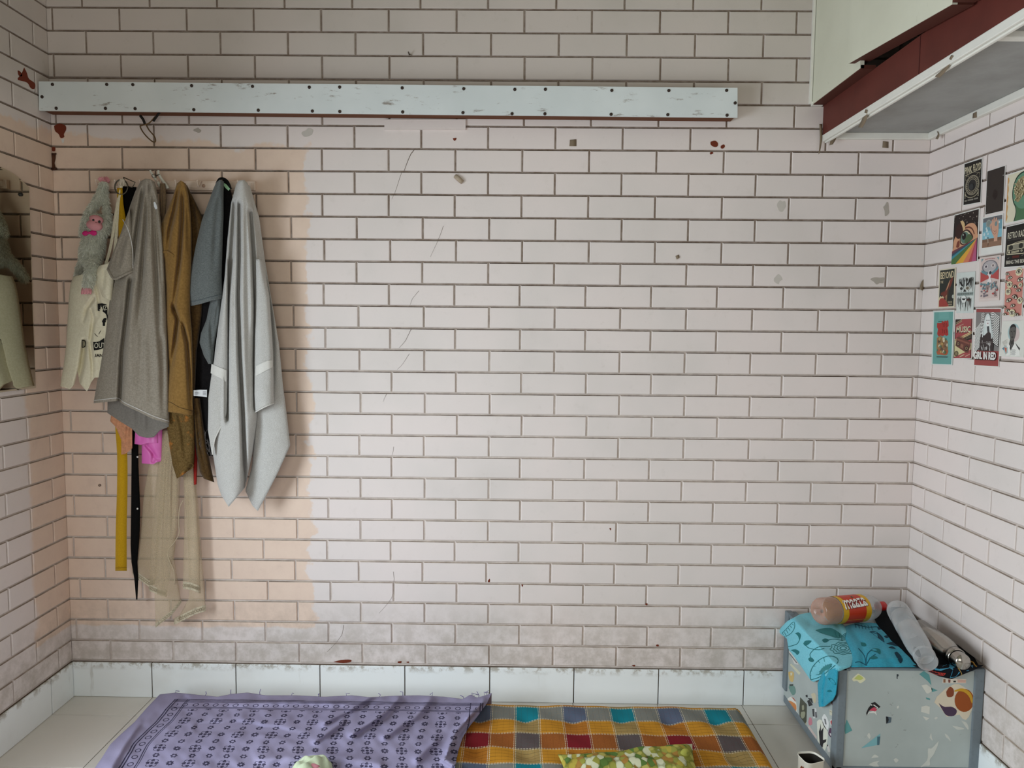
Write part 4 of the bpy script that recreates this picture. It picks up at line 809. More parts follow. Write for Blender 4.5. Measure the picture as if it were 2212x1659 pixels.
tape('square brown tape patch under the right end of the loft on the back wall', [(1907, 305), (1906, 319), (1919, 306), (1919, 320)], y=-.0006)
tape('square brown tape patch on the back wall below the white casing', [(1231, 302), (1230, 316), (1245, 301), (1245, 316)], y=-.0006)
tape('tiny folded tape scrap on the plain middle of the back wall', [(1459, 553), (1462, 561), (1466, 550), (1468, 556)], y=-.0006, curl=.003)
k = MBk(); a, b = at(983, 380, -.004), at(999, 394, -.004); k.tube([a, (a+b)/2+np.array([0, -.002, 0]), b], [.0075, .0085, .0075], flat((172, 156, 136), .6), 8); o = k.build('wall_plug', None); top(o, 'beige wall plug sticking out of a brick left of the room centre', 'wall plug')
k = MBk(); k.tube([at(884, 117, .003), at(884, 118, -.012), at(882, 112, -.02)], .0022, flat((90, 80, 70), .5, .6), 6); k.ell(at(886, 119, -.003), (.004, .003, .003), flat((140, 130, 120), .8), 8, 6); o = k.build('bent_nail', None); top(o, 'bent nail in the wall above the white casing', 'nail')
k = MBk(); k.lathe([(0, .0045), (.0035, .0045), (.0035, .0028), (-.001, .0025)], at(216, 1048, 0), (0, -1, 0), flat((110, 88, 72), .6), 12); o = k.build('wall_anchor', None); top(o, 'small round wall anchor low on the peach wall left of the yellow belt', 'wall plug')

# ------------------------------------------------------------------ posters on the right wall
def poster(label, q, fn, margin=(0, 0, 0, 0), paper=(222, 221, 216)):
    C = atx(*np.array(q, float).T, W-.0022)
    t = thing('poster', label, 'poster', C.mean(0), 'posters on the right wall')
    k = MBk(); k.prism(list(C), (.0007, 0, 0), flat(paper, .55)); k.build('paper', None, t)
    l, tp, r, bt = margin
    def mp(u, v, e):
        u = l+np.asarray(u)*(1-l-r); v = tp+np.asarray(v)*(1-tp-bt); u, v = u[:, None], v[:, None]
        return (C[0]*(1-u)+C[1]*u)*(1-v)+(C[3]*(1-u)+C[2]*u)*v+np.array([-e-.0001, 0, 0])
    a = Art(mp, .00004); fn(a); a.build('print', t); return t
CRE = (206, 196, 166); DKB = (30, 27, 25)
def p_ring(a):
    a.rect(0, 0, 1, 1, DKB); a.text('PINK', .03, .09, .46, .25, CRE, .02); a.text('FLOYD', .52, .07, .97, .23, CRE, .02)
    a.line([(.06, .29), (.45, .26), (.94, .23)], .012, CRE); a.line([(.1, .33), (.3, .29)], .012, (120, 112, 96)); a.line([(.62, .27), (.94, .31)], .012, (120, 112, 96))
    for s in (-1, 1): a.line(sm([(.5+s*.22, .34), (.5+s*.36, .30), (.5+s*.42, .38), (.5+s*.36, .42)], 12), .012, (150, 142, 120))
    a.ell(.5, .56, .40, .235, CRE, 40); a.ell(.5, .56, .385, .226, (54, 50, 46), 40); a.ring(.5, .56, .36, .212, .014, (170, 162, 140)); a.ell(.5, .56, .25, .147, CRE, 36); a.ell(.5, .56, .238, .14, (38, 37, 37), 36)
    for i in range(22):
        t = 2*PI*i/22; a.ell(.5+.305*math.cos(t), .56+.18*math.sin(t), .018, .012, CRE, 8)
    a.ell(.47, .60, .13, .07, (52, 54, 56), 24); a.ring(.5, .72, .40, .14, .022, CRE, 30, .25, PI-.25); a.ring(.5, .72, .36, .125, .01, (150, 142, 120), 30, .25, PI-.25)
    for s in (.09, .87):
        for i in range(5): a.rect(s, .70+i*.032, s+.05, .722+i*.032, (176, 168, 146))
    a.rect(.1, .895, .24, .93, (130, 126, 116)); a.rect(.28, .89, .62, .925, (130, 126, 116)); a.rect(.66, .885, .9, .92, (130, 126, 116))
poster('black poster with pale band name and ring emblem, topmost of the posters', [(2082.6, 353.2), (2122.4, 340.5), (2118.8, 438), (2080.2, 445)], p_ring, (.03, .02, .03, .02))
def p_dark(a):
    a.rect(0, 0, 1, 1, (52, 44, 40)); a.poly(blob(.52, .58, .17, .10, 11, .3, 4), (40, 28, 24)); a.poly([(.4, .56), (.62, .54), (.66, .64), (.52, .72), (.44, .66)], (36, 24, 21)); a.ell(.93, .2, .02, .008, (200, 200, 196), 8); a.ell(.1, .60, .014, .008, (120, 116, 108), 8); a.ell(.06, .96, .014, .006, (150, 146, 138), 8)
poster('plain dark brown poster with a faint darker splash between ring emblem and green head posters', [(2132.4, 369.7), (2172.2, 356.8), (2167.7, 455.7), (2127.9, 464.7)], p_dark, (.02, .01, .03, .01))
def p_head(a):
    a.rect(0, 0, 1, 1, (214, 208, 184)); w = [(.0, .04)]+[(.05+.02*math.sin(i*2.2), .06+i*.068) for i in range(14)]+[(0, .98)]; a.poly(w, (196, 148, 92))
    a.poly(sm([(.30, 1.0), (.36, .84), (.34, .72), (.24, .58), (.20, .40), (.24, .22), (.36, .08), (.56, .02), (.78, .06), (.92, .22), (.95, .42), (.9, .66), (.8, .78), (.74, .84), (.74, 1.0)], 60), (30, 54, 44))
    a.poly(sm([(.33, 1.0), (.39, .84), (.36, .70), (.27, .57), (.23, .40), (.27, .23), (.38, .11), (.56, .05), (.76, .09), (.89, .23), (.92, .42), (.87, .65), (.77, .77), (.71, .84), (.71, 1.0)], 60), (98, 138, 112))
    a.poly(sm([(.33, 1.0), (.39, .84), (.36, .70), (.30, .62), (.46, .74), (.62, .78), (.77, .77), (.71, .84), (.71, 1.0)], 40), (78, 112, 80))
    a.poly(sm([(.34, .50), (.28, .38), (.32, .24), (.44, .15), (.62, .12), (.80, .20), (.86, .36), (.80, .50), (.62, .50), (.54, .56), (.44, .62), (.36, .58), (.34, .50)], 50), (150, 136, 100))
    q = random.Random(2)
    for i in range(95):
        u, v = q.uniform(.31, .83), q.uniform(.16, .59)
        if ((u-.57)/.26)**2+((v-.33)/.19)**2 < 1 or (u < .5 and ((u-.42)/.1)**2+((v-.52)/.08)**2 < 1): a.ell(u, v, .024, .018, (120, 108, 80), 9); a.ell(u-.004, v-.003, .019, .014, (206, 192, 150), 9)
poster('poster of a green head in profile with a grainy brain, cut by the picture edge', [(2176.5, 377.5), (2238, 356), (2233, 471), (2170.8, 484.5)], p_head, (.02, .02, .02, .02))
def p_eye(a):
    a.rect(0, 0, 1, 1, (38, 28, 26)); q = random.Random(1)
    for i in range(26): r = q.uniform(.006, .02); a.ell(q.random(), q.uniform(.02, .30), r, r*.7, (176, 164, 150), 7)
    a.poly(sm([(.04, .66), (.04, .54), (.12, .44), (.30, .36), (.46, .29), (.62, .24), (.82, .25), (.96, .34), (.99, .46), (.98, .56), (.5, .66), (.04, .74), (.04, .66)], 50), (204, 152, 118))
    a.poly(sm([(.10, .34), (.14, .24), (.30, .17), (.42, .22), (.46, .32), (.42, .42), (.28, .50), (.14, .46), (.10, .34)], 36), (54, 28, 24)); a.poly(sm([(.28, .15), (.38, .15), (.47, .22), (.47, .34), (.43, .42), (.40, .30), (.28, .15)], 24), (208, 178, 130))
    a.poly(sm([(.30, .50), (.38, .39), (.52, .34), (.68, .38), (.84, .52), (.70, .60), (.46, .64), (.32, .60), (.30, .50)], 36), (64, 38, 34)); a.poly(sm([(.33, .51), (.40, .42), (.52, .37), (.66, .41), (.79, .53), (.66, .60), (.46, .62), (.36, .58), (.33, .51)], 36), (196, 188, 160))
    a.ell(.50, .50, .16, .115, (92, 122, 108), 26); a.poly(sm([(.52, .52), (.66, .44), (.82, .54), (.62, .61), (.50, .60), (.52, .52)], 20), (78, 98, 66)); a.ell(.47, .47, .085, .07, (26, 22, 22), 20); a.ell(.44, .44, .02, .015, (196, 196, 190), 8)
    a.line(sm([(.5, .31), (.66, .31), (.80, .37), (.88, .47)], 14), .03, (110, 62, 48)); a.poly(sm([(.16, .66), (.20, .56), (.28, .54), (.30, .64), (.24, .68), (.16, .66)], 16), (120, 60, 46))
    o = (.99, .555); B = [(0, .735), (0, .79), (0, .845), (0, .91), (0, 1), (.18, 1), (.48, 1), (.70, 1), (1, 1)]; Cs = [(110, 62, 70), (54, 74, 92), (62, 136, 146), (62, 120, 84), (78, 112, 66), (214, 162, 62), (204, 122, 92), (176, 74, 84)]
    for i, c in enumerate(Cs): a.poly([o, B[i], B[i+1]] if i != 4 else [o, B[3], B[4], B[5]], c)
    a.poly([o, (.82, 1), (1, 1)], (176, 88, 122))
poster('poster of a giant eye in space above a rainbow of broad rays', [(2061, 464.1), (2116.4, 448.6), (2111.9, 564.8), (2054.9, 572.6)], p_eye, (.02, .02, .03, .012))
def p_hand(a):
    a.rect(0, 0, 1, .16, (104, 104, 108)); a.rect(0, .14, 1, .45, (112, 156, 170)); a.rect(0, .45, 1, .74, (132, 184, 198)); a.rect(0, .72, 1, 1, (140, 108, 88)); a.rect(0, .72, 1, .82, (120, 92, 74))
    a.ell(.30, .20, .13, .13, (150, 156, 150), 20); a.ell(.31, .21, .10, .10, (128, 138, 134), 18)
    for u, v, r in ((.10, .55, .05), (.30, .55, .04), (.2, .36, .04), (.24, .44, .05), (.86, .22, .04), (.2, .66, .04)): a.ell(u, v, r, r*1.1, (196, 214, 216), 10)
    a.poly(sm([(.62, .84), (.62, .70), (.52, .56), (.40, .36), (.38, .26), (.46, .20), (.48, .10), (.53, .10), (.55, .22), (.57, .06), (.62, .04), (.64, .20), (.68, .08), (.74, .06), (.74, .22), (.80, .12), (.83, .24), (.84, .50), (.80, .70), (.80, .84)], 60), (204, 158, 134))
    a.poly(sm([(.42, .30), (.46, .44), (.54, .56), (.50, .40), (.46, .28)], 14), (146, 130, 128)); a.ell(.70, .26, .07, .08, (120, 138, 140), 16); a.line(sm([(.58, .46), (.66, .52), (.74, .46)], 10), .016, (150, 94, 78)); a.line(sm([(.56, .54), (.66, .60), (.76, .52)], 10), .012, (150, 94, 78))
    a.line([(.31, .72), (.33, .86)], .03, (196, 178, 160)); a.ell(.31, .69, .022, .03, (60, 54, 54), 10); a.line([(.34, .86), (.31, .97)], .02, (112, 86, 70))
poster('small poster of a raised hand in a desert under a blue sky', [(2122, 470.6), (2167.4, 460.6), (2164.5, 545), (2118.2, 552)], p_hand, (.05, .03, .04, .19))
def p_radio(a):
    a.rect(0, 0, 1, 1, DKB); a.text('RETRO RADIO', .07, .15, .95, .31, (196, 190, 170), .015); a.rect(.08, .335, .86, .35, (70, 66, 62)); a.poly([(.08, .46), (.84, .43), (.84, .70), (.78, .72), (.07, .70)], CRE); a.poly([(.10, .48), (.82, .45), (.82, .58), (.10, .60)], (132, 128, 112))
    a.ell(.24, .535, .09, .065, (44, 42, 36), 18); a.ell(.66, .52, .09, .065, (44, 42, 36), 18); a.poly([(.10, .61), (.82, .59), (.80, .70), (.09, .68)], (34, 32, 30)); a.line([(.27, .637), (.60, .63)], .014, CRE); a.line([(.27, .662), (.60, .658)], .014, CRE); a.ell(.18, .645, .04, .025, CRE, 12); a.ell(.70, .64, .04, .025, CRE, 12); a.ell(.70, .64, .02, .013, DKB, 10)
    a.line([(.3, .45), (.5, .42), (.82, .41)], .01, CRE); a.rect(.33, .74, .62, .80, (84, 34, 28)); a.text('BRING THE BEAT', .08, .845, .92, .935, (206, 200, 184), .015); a.line([(.12, .80), (.2, .78)], .01, (150, 146, 136)); a.line([(.72, .76), (.8, .74)], .01, (150, 146, 136))
poster('black retro radio poster with cream lettering, right of the desert hand poster', [(2173.4, 489.3), (2228, 476.5), (2223, 574.5), (2167.7, 578.9)], p_radio, (.03, .02, .03, .02))
def p_rocket(a):
    a.rect(0, 0, 1, 1, (44, 48, 44)); a.text('BEYOND', .05, .05, .96, .24, (212, 196, 160), .015, 0, .0); a.text('THE', .06, .29, .25, .36, (206, 190, 156), .01)
    a.poly(sm([(.20, .66), (.36, .60), (.62, .36), (.78, .26), (.92, .22), (.86, .36), (.72, .52), (.50, .72), (.34, .78), (.20, .66)], 36), (112, 54, 44)); a.poly(sm([(.46, .58), (.66, .34), (.72, .30), (.60, .48), (.46, .58)], 16), (196, 158, 122)); a.poly([(.12, .62), (.34, .58), (.30, .66), (.10, .70)], (104, 52, 42)); a.poly([(.44, .72), (.60, .66), (.56, .90), (.48, .92)], (150, 122, 92)); a.poly([(.58, .52), (.70, .46), (.62, .80), (.52, .90)], (70, 56, 46))
    a.poly([(0, .76), (.10, .70), (.2, .74), (.26, .70), (.34, .76), (.32, .84), (0, .84)], (206, 190, 152)); a.poly(sm([(0, .84), (.10, .78), (.28, .77), (.46, .83), (.60, .92), (.66, 1.0), (0, 1.0)], 24), (156, 66, 58)); a.ell(.96, .74, .07, .05, (176, 182, 172), 14); a.text('SOLAR', .62, .86, .92, .91, (206, 190, 156), .01); a.rect(.64, .93, .92, .97, (140, 128, 106))
poster('dark space poster with a brown rocket over a red planet', [(2029, 582.9), (2064.6, 577.8), (2061.5, 663.7), (2026, 665.2)], p_rocket, (.06, .025, .06, .03), (214, 206, 182))
def p_face(a):
    q = random.Random(8); a.rect(0, 0, 1, .45, (206, 212, 208)); a.rect(0, .56, 1, 1, (206, 212, 208)); a.rect(0, .45, 1, .56, (160, 172, 168))
    for i in range(26):
        u, h = i/26., q.uniform(.06, .42)
        for v0, v1 in ((0, .44), (.57, 1)):
            if q.random() < .8: a.poly([(u, v0+q.random()*.1), (u+.026, v0+q.random()*.1), (u+.02, min(v1, v0+h+.1)), (u+.004, min(v1, v0+h+.06))], (24, 25, 26))
    a.ell(.28, .34, .14, .06, (206, 212, 208), 16); a.ell(.28, .34, .09, .045, (60, 62, 62), 14); a.ell(.66, .34, .14, .06, (196, 196, 184), 16); a.ell(.66, .34, .09, .045, (104, 96, 82), 14); a.poly([(.40, .44), (.48, .36), (.58, .44)], (24, 25, 26)); a.line(sm([(.18, .14), (.26, .22), (.36, .26)], 10), .05, (24, 25, 26)); a.line(sm([(.58, .26), (.68, .20), (.80, .10)], 10), .05, (24, 25, 26))
    a.ell(.46, .66, .16, .11, (222, 226, 222), 18); a.poly(sm([(.32, .64), (.42, .62), (.50, .63), (.60, .62), (.52, .68), (.40, .68), (.32, .64)], 18), (22, 22, 24)); a.line([(.36, .645), (.58, .64)], .008, (200, 204, 200)); a.rect(.42, .78, .56, 1, (196, 202, 198)); a.rect(.66, .66, .80, .70, (70, 30, 28))
    for i in range(9): a.ell(.06+i*.11, .505, .035, .034, (120, 132, 130), 8)
poster('black and white poster of a striped face, right of the rocket poster', [(2067.6, 589.8), (2106.8, 585.9), (2102.2, 675.7), (2065.5, 676.3)], p_face, (.05, .11, .04, .05), (204, 212, 208))
def p_hour(a):
    q = random.Random(4); a.rect(0, 0, 1, 1, (206, 188, 182)); 
    for u in (.03, .86): a.poly([(u, .02), (u+.11, .02), (u+(.11 if u > .5 else 0), .10)], (112, 150, 156))
    for i in range(9): a.ell(.26+i*.06, .045-.012*math.sin(i*.4), .02, .012, (150, 56, 60), 7)
    a.ell(.5, .24, .42, .17, (120, 116, 124), 30); a.ell(.5, .23, .36, .14, (176, 170, 172), 30); a.ell(.30, .22, .10, .05, (206, 200, 200), 14); a.ell(.30, .22, .05, .032, (70, 60, 72), 12); a.ell(.68, .21, .10, .05, (206, 196, 192), 14); a.ell(.68, .21, .05, .03, (122, 110, 112), 12)
    a.poly([(0, .34), (.5, .46), (1, .30), (1, .56), (.55, .50), (0, .60)], (176, 78, 76)); a.poly([(.05, .30), (.40, .36), (.36, .44), (.06, .36)], (104, 138, 146)); a.poly([(.60, .38), (.96, .24), (.96, .32), (.66, .44)], (104, 138, 146))
    a.poly(sm([(.46, .34), (.54, .32), (.60, .40), (.56, .50), (.64, .60), (.56, .68), (.42, .68), (.38, .60), (.48, .50), (.42, .42), (.46, .34)], 30), (222, 216, 216)); a.ell(.54, .38, .06, .045, (48, 46, 54), 12); a.line(sm([(.42, .63), (.52, .66), (.60, .62)], 8), .02, (70, 64, 70))
    for i in range(60): u, v = q.uniform(.02, .96), q.uniform(.62, .96); c = ((104, 138, 146), (152, 132, 130), (176, 78, 76), (120, 112, 120))[0 if v < .78 and q.random() < .75 else q.randint(1, 3)]; a.poly(blob(u, v, .05, .026, 6, .5, i), c)
poster('red and teal poster of intricate folk art, below the desert hand poster', [(2116.4, 556.7), (2162, 550.6), (2158, 648.6), (2114.3, 651.6)], p_hour, (.07, .02, .05, .06), (216, 202, 196))
def one_eye(a, u, v, s, r, pet):
    c, sn = math.cos(r), math.sin(r)
    def T(P): return [(u+(x*c-y*sn)*s, v+(x*sn+y*c)*s*.47) for x, y in P]
    if pet:
        for i in range(11): t = 2*PI*i/11; a.ell(u+1.15*s*math.cos(t), v+1.15*s*.47*math.sin(t), .38*s, .2*s, (214, 206, 172), 9)
        a.ell(u, v, 1.15*s, 1.15*s*.47, (214, 206, 172), 16)
    a.poly(T(sm([(-1.25, .1), (-.6, -.72), (.2, -.85), (.9, -.4), (1.3, .2), (.6, .55), (-.3, .6), (-1.25, .1)], 24)), (40, 28, 26)); a.poly(T(sm([(-1., .1), (-.5, -.45), (.2, -.55), (.8, -.2), (1.1, .15), (.5, .4), (-.3, .45), (-1., .1)], 22)), (216, 210, 192)); a.ell(u, v-.02*s, .46*s, .46*s*.5, (112, 100, 82), 14); a.ell(u, v-.02*s, .24*s, .24*s*.5, (26, 22, 22), 10)
def p_eyes(a):
    a.rect(0, 0, 1, 1, (198, 132, 120))
    for u, v, s, r, p in ((.75, .05, .13, -.1, 1), (.10, .06, .10, .2, 0), (.27, .16, .11, -.2, 0), (.84, .23, .14, -.35, 0), (.07, .24, .09, .3, 0), (.28, .31, .11, -.3, 1), (.58, .37, .11, .3, 0), (.23, .47, .11, -.15, 1), (.80, .46, .11, -.1, 0), (.62, .60, .14, .4, 0), (.29, .67, .13, -.4, 0), (.93, .68, .10, -.5, 1), (.54, .79, .11, -.3, 0), (.06, .82, .09, .3, 0), (.28, .90, .11, .2, 0), (.55, .95, .12, -.2, 1), (.12, .985, .09, 0, 0), (.82, .985, .10, .2, 0), (.96, .35, .07, .8, 1)): one_eye(a, u, v, s, r, p)
poster('salmon pink poster covered with many small eyes', [(2171.6, 585.3), (2213, 577.5), (2207.8, 683.3), (2167.7, 681.8)], p_eyes, (.03, .02, .03, .015))
def p_teal(a):
    a.rect(0, 0, 1, 1, (104, 160, 154)); a.rect(.26, .0, .8, .13, (112, 168, 162)); a.rect(.24, .175, .46, .187, (48, 74, 72))
    a.poly([(.18, .21), (.34, .21), (.44, .20), (.46, .165), (.53, .19), (.60, .165), (.68, .18), (.72, .155), (.78, .18), (.80, .27), (.74, .30), (.78, .36), (.80, .44), (.70, .46), (.60, .44), (.52, .47), (.40, .45), (.28, .47), (.20, .42), (.24, .33), (.18, .29)], (164, 52, 46))
    for x0, y0_ in ((.48, .22), (.56, .21), (.66, .215), (.46, .33), (.56, .34), (.66, .33)): a.line(sm([(x0, y0_), (x0+.05, y0_+.035), (x0+.02, y0_+.07)], 8), .02, (112, 34, 32))
    q = random.Random(3); a.poly(sm([(.20, .50), (.40, .46), (.62, .54), (.78, .56), (.80, .78), (.70, .83), (.40, .82), (.22, .80), (.20, .50)], 30), (150, 116, 80)); a.poly(sm([(.22, .72), (.78, .72), (.80, .80), (.66, .83), (.24, .80), (.22, .72)], 20), (168, 92, 62))
    for i in range(34): a.poly(blob(q.uniform(.24, .74), q.uniform(.50, .78), .06, .03, 6, .5, i), ((206, 196, 168), (120, 84, 56), (176, 146, 88), (92, 112, 84), (96, 80, 66))[i % 5])
    a.ell(.70, .60, .06, .035, (134, 106, 82), 14); a.ell(.68, .70, .05, .03, (134, 106, 82), 14); a.rect(.24, .855, .82, .873, (54, 72, 70))
poster('teal poster with red lettering shape over a brown jumble, lowest at left', [(2015.7, 671.2), (2061.5, 669.7), (2057, 788.8), (2011.8, 787.3)], p_teal, (.06, .03, .05, .015), (206, 216, 212))
def p_music(a):
    M0 = (158, 74, 76); a.rect(0, 0, 1, 1, M0); a.poly([(0, 0), (.46, 0), (0, .14)], (62, 46, 40))
    for v in (.06, .10): a.line([(.02, v+.04), (.40, v-.05)], .018, (166, 152, 120))
    a.text('MUSIC', .10, .20, .92, .36, (44, 34, 32), .05, .0, .0); a.text('MUSIC', .09, .185, .91, .345, CRE, .03); a.line([(.1, .20), (.3, .165), (.5, .13)], .02, (186, 150, 130))
    a.poly([(0, .52), (1, .32), (1, .42), (.0, .58)], (206, 192, 140)); a.poly([(0, .54), (1, .345), (1, .36), (0, .555)], M0); a.poly([(.44, .50), (1, .38), (1, .52), (.72, .56)], (50, 40, 36)); a.line([(.58, .49), (.96, .415)], .016, (110, 96, 76)); a.line([(.66, .515), (.98, .455)], .016, (110, 96, 76))
    a.poly([(0, .57), (.2, .54), (1, .62), (1, .80), (.5, .94), (0, .98)], (206, 196, 150)); a.poly([(0, .98), (.4, .90), (1, .78), (1, 1), (0, 1)], M0)
    a.poly([(.14, .46), (.34, .46), (.92, .58), (.94, .68), (.84, .87), (.70, .86), (.08, .68)], (104, 62, 54)); a.poly([(.16, .49), (.90, .62), (.89, .66), (.14, .53)], (136, 84, 70)); a.line([(.2, .47), (.24, .43), (.5, .47), (.6, .52)], .02, (120, 72, 60)); a.ell(.24, .63, .11, .062, (50, 36, 32), 22); a.ell(.24, .63, .07, .04, (140, 112, 86), 18); a.ell(.24, .63, .03, .017, (40, 30, 28), 10); a.ell(.73, .75, .12, .066, (50, 36, 32), 22); a.ell(.73, .75, .08, .044, (140, 112, 86), 18); a.ell(.73, .75, .035, .02, (40, 30, 28), 10); a.poly([(.40, .63), (.56, .66), (.53, .76), (.37, .72)], (140, 96, 78))
    a.ell(.16, .885, .12, .07, (88, 78, 60), 18); a.ell(.16, .885, .08, .045, (132, 118, 88), 14); a.line([(.36, .97), (.62, .91)], .022, (206, 190, 160)); a.line([(.68, .96), (.94, .90)], .022, (196, 160, 140)); a.line([(.03, .0), (.03, 1)], .02, (60, 44, 40)); a.line([(.97, 0), (.97, 1)], .02, (60, 44, 40))
poster('red and cream music poster with a slanted boombox, right of the teal poster', [(2063, 688.4), (2102.2, 686.3), (2099.2, 775.2), (2059, 775.2)], p_music, (.03, .02, .03, .02))
def p_girl(a):
    RD = (150, 72, 70); a.rect(0, 0, 1, 1, RD); a.rect(0, .06, 1, .735, (130, 126, 124))
    for i in range(17):
        v = .30+i*.026; a.line(sm([(.0, v+.06), (.10, v+.02), (.22, v-.045), (.34, v-.03), (.42, v+.02)], 18), .016, (232, 232, 228)); a.line(sm([(.0, v+.073), (.10, v+.033), (.22, v-.032), (.34, v-.017), (.42, v+.033)], 18), .012, (24, 23, 24))
    for i in range(18):
        v = .10+i*.029; a.line(sm([(.62, v-.02), (.74, v-.03), (.86, v+.01), (.99, v+.05)], 18), .016, (232, 232, 228)); a.line(sm([(.62, v-.006), (.74, v-.016), (.86, v+.024), (.99, v+.064)], 18), .012, (24, 23, 24))
    for i in range(5): a.line(sm([(.26, .10+i*.03), (.34, .075+i*.03), (.40, .09+i*.03)], 10), .012, (220, 220, 216))
    a.poly(sm([(.30, .48), (.38, .30), (.42, .16), (.50, .09), (.60, .10), (.66, .20), (.72, .34), (.78, .50), (.70, .56), (.62, .48), (.40, .50), (.34, .52), (.30, .48)], 44), (206, 214, 212)); a.poly(sm([(.47, .20), (.53, .13), (.60, .15), (.63, .22), (.60, .29), (.54, .32), (.48, .28), (.47, .20)], 26), (222, 224, 222))
    a.rect(.485, .195, .53, .208, (40, 40, 42)); a.rect(.57, .195, .61, .208, (40, 40, 42)); a.ell(.55, .255, .03, .009, (150, 110, 112), 10); a.poly([(.52, .31), (.60, .30), (.64, .42), (.54, .40)], (70, 70, 72))
    a.poly(sm([(.24, .74), (.26, .52), (.32, .44), (.42, .47), (.60, .40), (.74, .48), (.80, .60), (.80, .74)], 30), (58, 48, 48)); q = random.Random(6)
    for i in range(16): u, v = q.uniform(.30, .74), q.uniform(.52, .72); a.poly([(u, v), (u+.03, v-.004), (u+.045, v+.05), (u+.02, v+.05)], (150, 146, 144) if i % 3 else (206, 206, 204))
    a.line([(.30, .60), (.78, .58)], .014, (96, 88, 86)); a.line([(.40, .30), (.36, .50)], .03, (222, 226, 224)); a.line([(.68, .30), (.74, .52)], .03, (222, 226, 224))
    a.text('GIRL IN RED', .045, .765, .955, .905, (40, 30, 30), .05); a.text('GIRL IN RED', .035, .755, .945, .892, (226, 224, 220), .045)
poster('poster of a long haired figure in black stripes on a red ground', [(2108.3, 665.2), (2163.4, 665.2), (2157.4, 793.3), (2103.2, 790.3)], p_girl, (.02, .015, .02, .015))
def p_port(a):
    a.rect(0, 0, 1, 1, (216, 216, 208)); a.ell(.52, .32, .24, .24, (166, 190, 190), 30); a.ell(.60, .38, .18, .20, (200, 184, 180), 26)
    a.poly(sm([(.36, .66), (.40, .50), (.34, .34), (.36, .18), (.48, .10), (.60, .16), (.63, .32), (.60, .46), (.56, .56), (.60, .70), (.46, .80), (.36, .66)], 40), (92, 90, 86)); a.poly(sm([(.36, .22), (.38, .14), (.48, .09), (.58, .13), (.62, .22), (.54, .17), (.44, .18), (.36, .22)], 24), (38, 36, 36)); a.ell(.43, .30, .03, .012, (40, 38, 38), 10); a.ell(.55, .29, .03, .012, (40, 38, 38), 10); a.ell(.49, .455, .05, .016, (50, 46, 46), 12); a.line([(.49, .31), (.485, .39), (.51, .40)], .012, (60, 58, 56)); a.poly(sm([(.40, .52), (.48, .56), (.57, .51), (.56, .62), (.46, .66), (.40, .52)], 18), (60, 58, 56))
    a.poly([(.34, .62), (.44, .72), (.46, .96), (.30, .98), (.26, .74)], (228, 228, 222)); a.poly([(.62, .60), (.80, .70), (.86, .96), (.48, .98), (.50, .78)], (228, 228, 222)); a.poly([(.43, .66), (.47, .72), (.46, .84), (.42, .76)], (54, 52, 52)); a.poly([(.62, .60), (.70, .66), (.84, .76), (.82, .82), (.70, .70)], (70, 68, 66))
    a.poly([(.12, .76), (.20, .70), (.34, .74), (.36, .90), (.26, .94)], (166, 190, 190)); a.poly([(.18, .74), (.30, .76), (.30, .94)], (188, 104, 84)); a.poly([(.10, .78), (.18, .74), (.20, .84)], (90, 130, 150))
    for i in range(6): a.line([(.08+i*.02, .60+i*.02), (.30, .52+i*.04)], .008, (150, 142, 128))
    for i in range(7): a.rect(.48+.02*(i % 3), .80+i*.024, .66+.03*(i % 2), .808+i*.024, (124, 124, 122))
poster('pale poster with a grey portrait inside a light blue halo, bottom right', [(2165.2, 694), (2217, 691.5), (2211, 772), (2158.7, 769.3)], p_port, (.0, .0, .0, .0))
# ------------------------------------------------------------------ painted storage trunk in the right corner
CX0, CX1, CY0, CY1, CZ0, CZ1 = 2.580, 3.0135, -.450, -.022, .028, .360
TRK = MT('grey_trunk_paint', .5, .35); TRK.pos(); n1 = TRK.noise(5, 4); n2 = TRK.noise(46, 4, .7); n3 = TRK.noise(90, 3, .7)
TRK.col(TRK.mix((n2.st(.66, .72)*.5+n3.st(.72, .78)*.4).cl(), TRK.mix(n1.st(.3, .7), lin((176, 184, 181)), lin((164, 172, 169))), lin((104, 102, 98)))); TRK = TRK.m
EDG = MT('edge_guard', .55, .4); EDG.pos(); n2 = EDG.noise(60, 3, .7); EDG.col(EDG.mix(n2.st(.5, .75)*.4, lin((112, 122, 128)), lin((84, 92, 98)))); EDG = EDG.m
tk = thing('trunk', 'grey painted trunk with dark edge guards and stickers in the right corner', 'trunk', (2.79, -.24, 0))
k = MBk(); k.box((CX0+.004, CY0+.004, CZ0), (CX1-.004, CY1, CZ1-.004), TRK); k.build('body', TRK, tk)
w = .036
for nm_, lo, hi in (('edge_guard', (CX0, CY0, CZ0), (CX0+w*.75, CY0+w, CZ1)), ('edge_guard', (CX1-w*.85, CY0, CZ0), (CX1, CY0+w, CZ1)), ('edge_guard', (CX0-.004, CY1-.03, CZ0+.05), (CX0+.02, CY1+.002, CZ1+.004)),
                    ('edge_guard', (CX0, CY0, CZ1-.008), (CX1, CY0+w, CZ1+.001)), ('edge_guard', (CX0, CY0, CZ1-.012), (CX0+w, CY1, CZ1+.001)), ('edge_guard', (CX0+.002, CY0, CZ0-.002), (CX0+.024, CY1, CZ0+.026)), ('edge_guard', (CX0, CY0-.0, CZ0-.002), (CX1, CY0+.02, CZ0+.024))):
    MBk().box(lo, hi, EDG, .004).build(nm_, EDG, tk)
for fx in (CX0+.05, CX1-.05):
    for fy in (CY0+.05, CY1-.05): MBk().box((fx-.02, fy-.02, 0.0005), (fx+.02, fy+.02, CZ0+.002), flat((60, 62, 64)), .004).build('foot', None, tk)
_lay = [0]
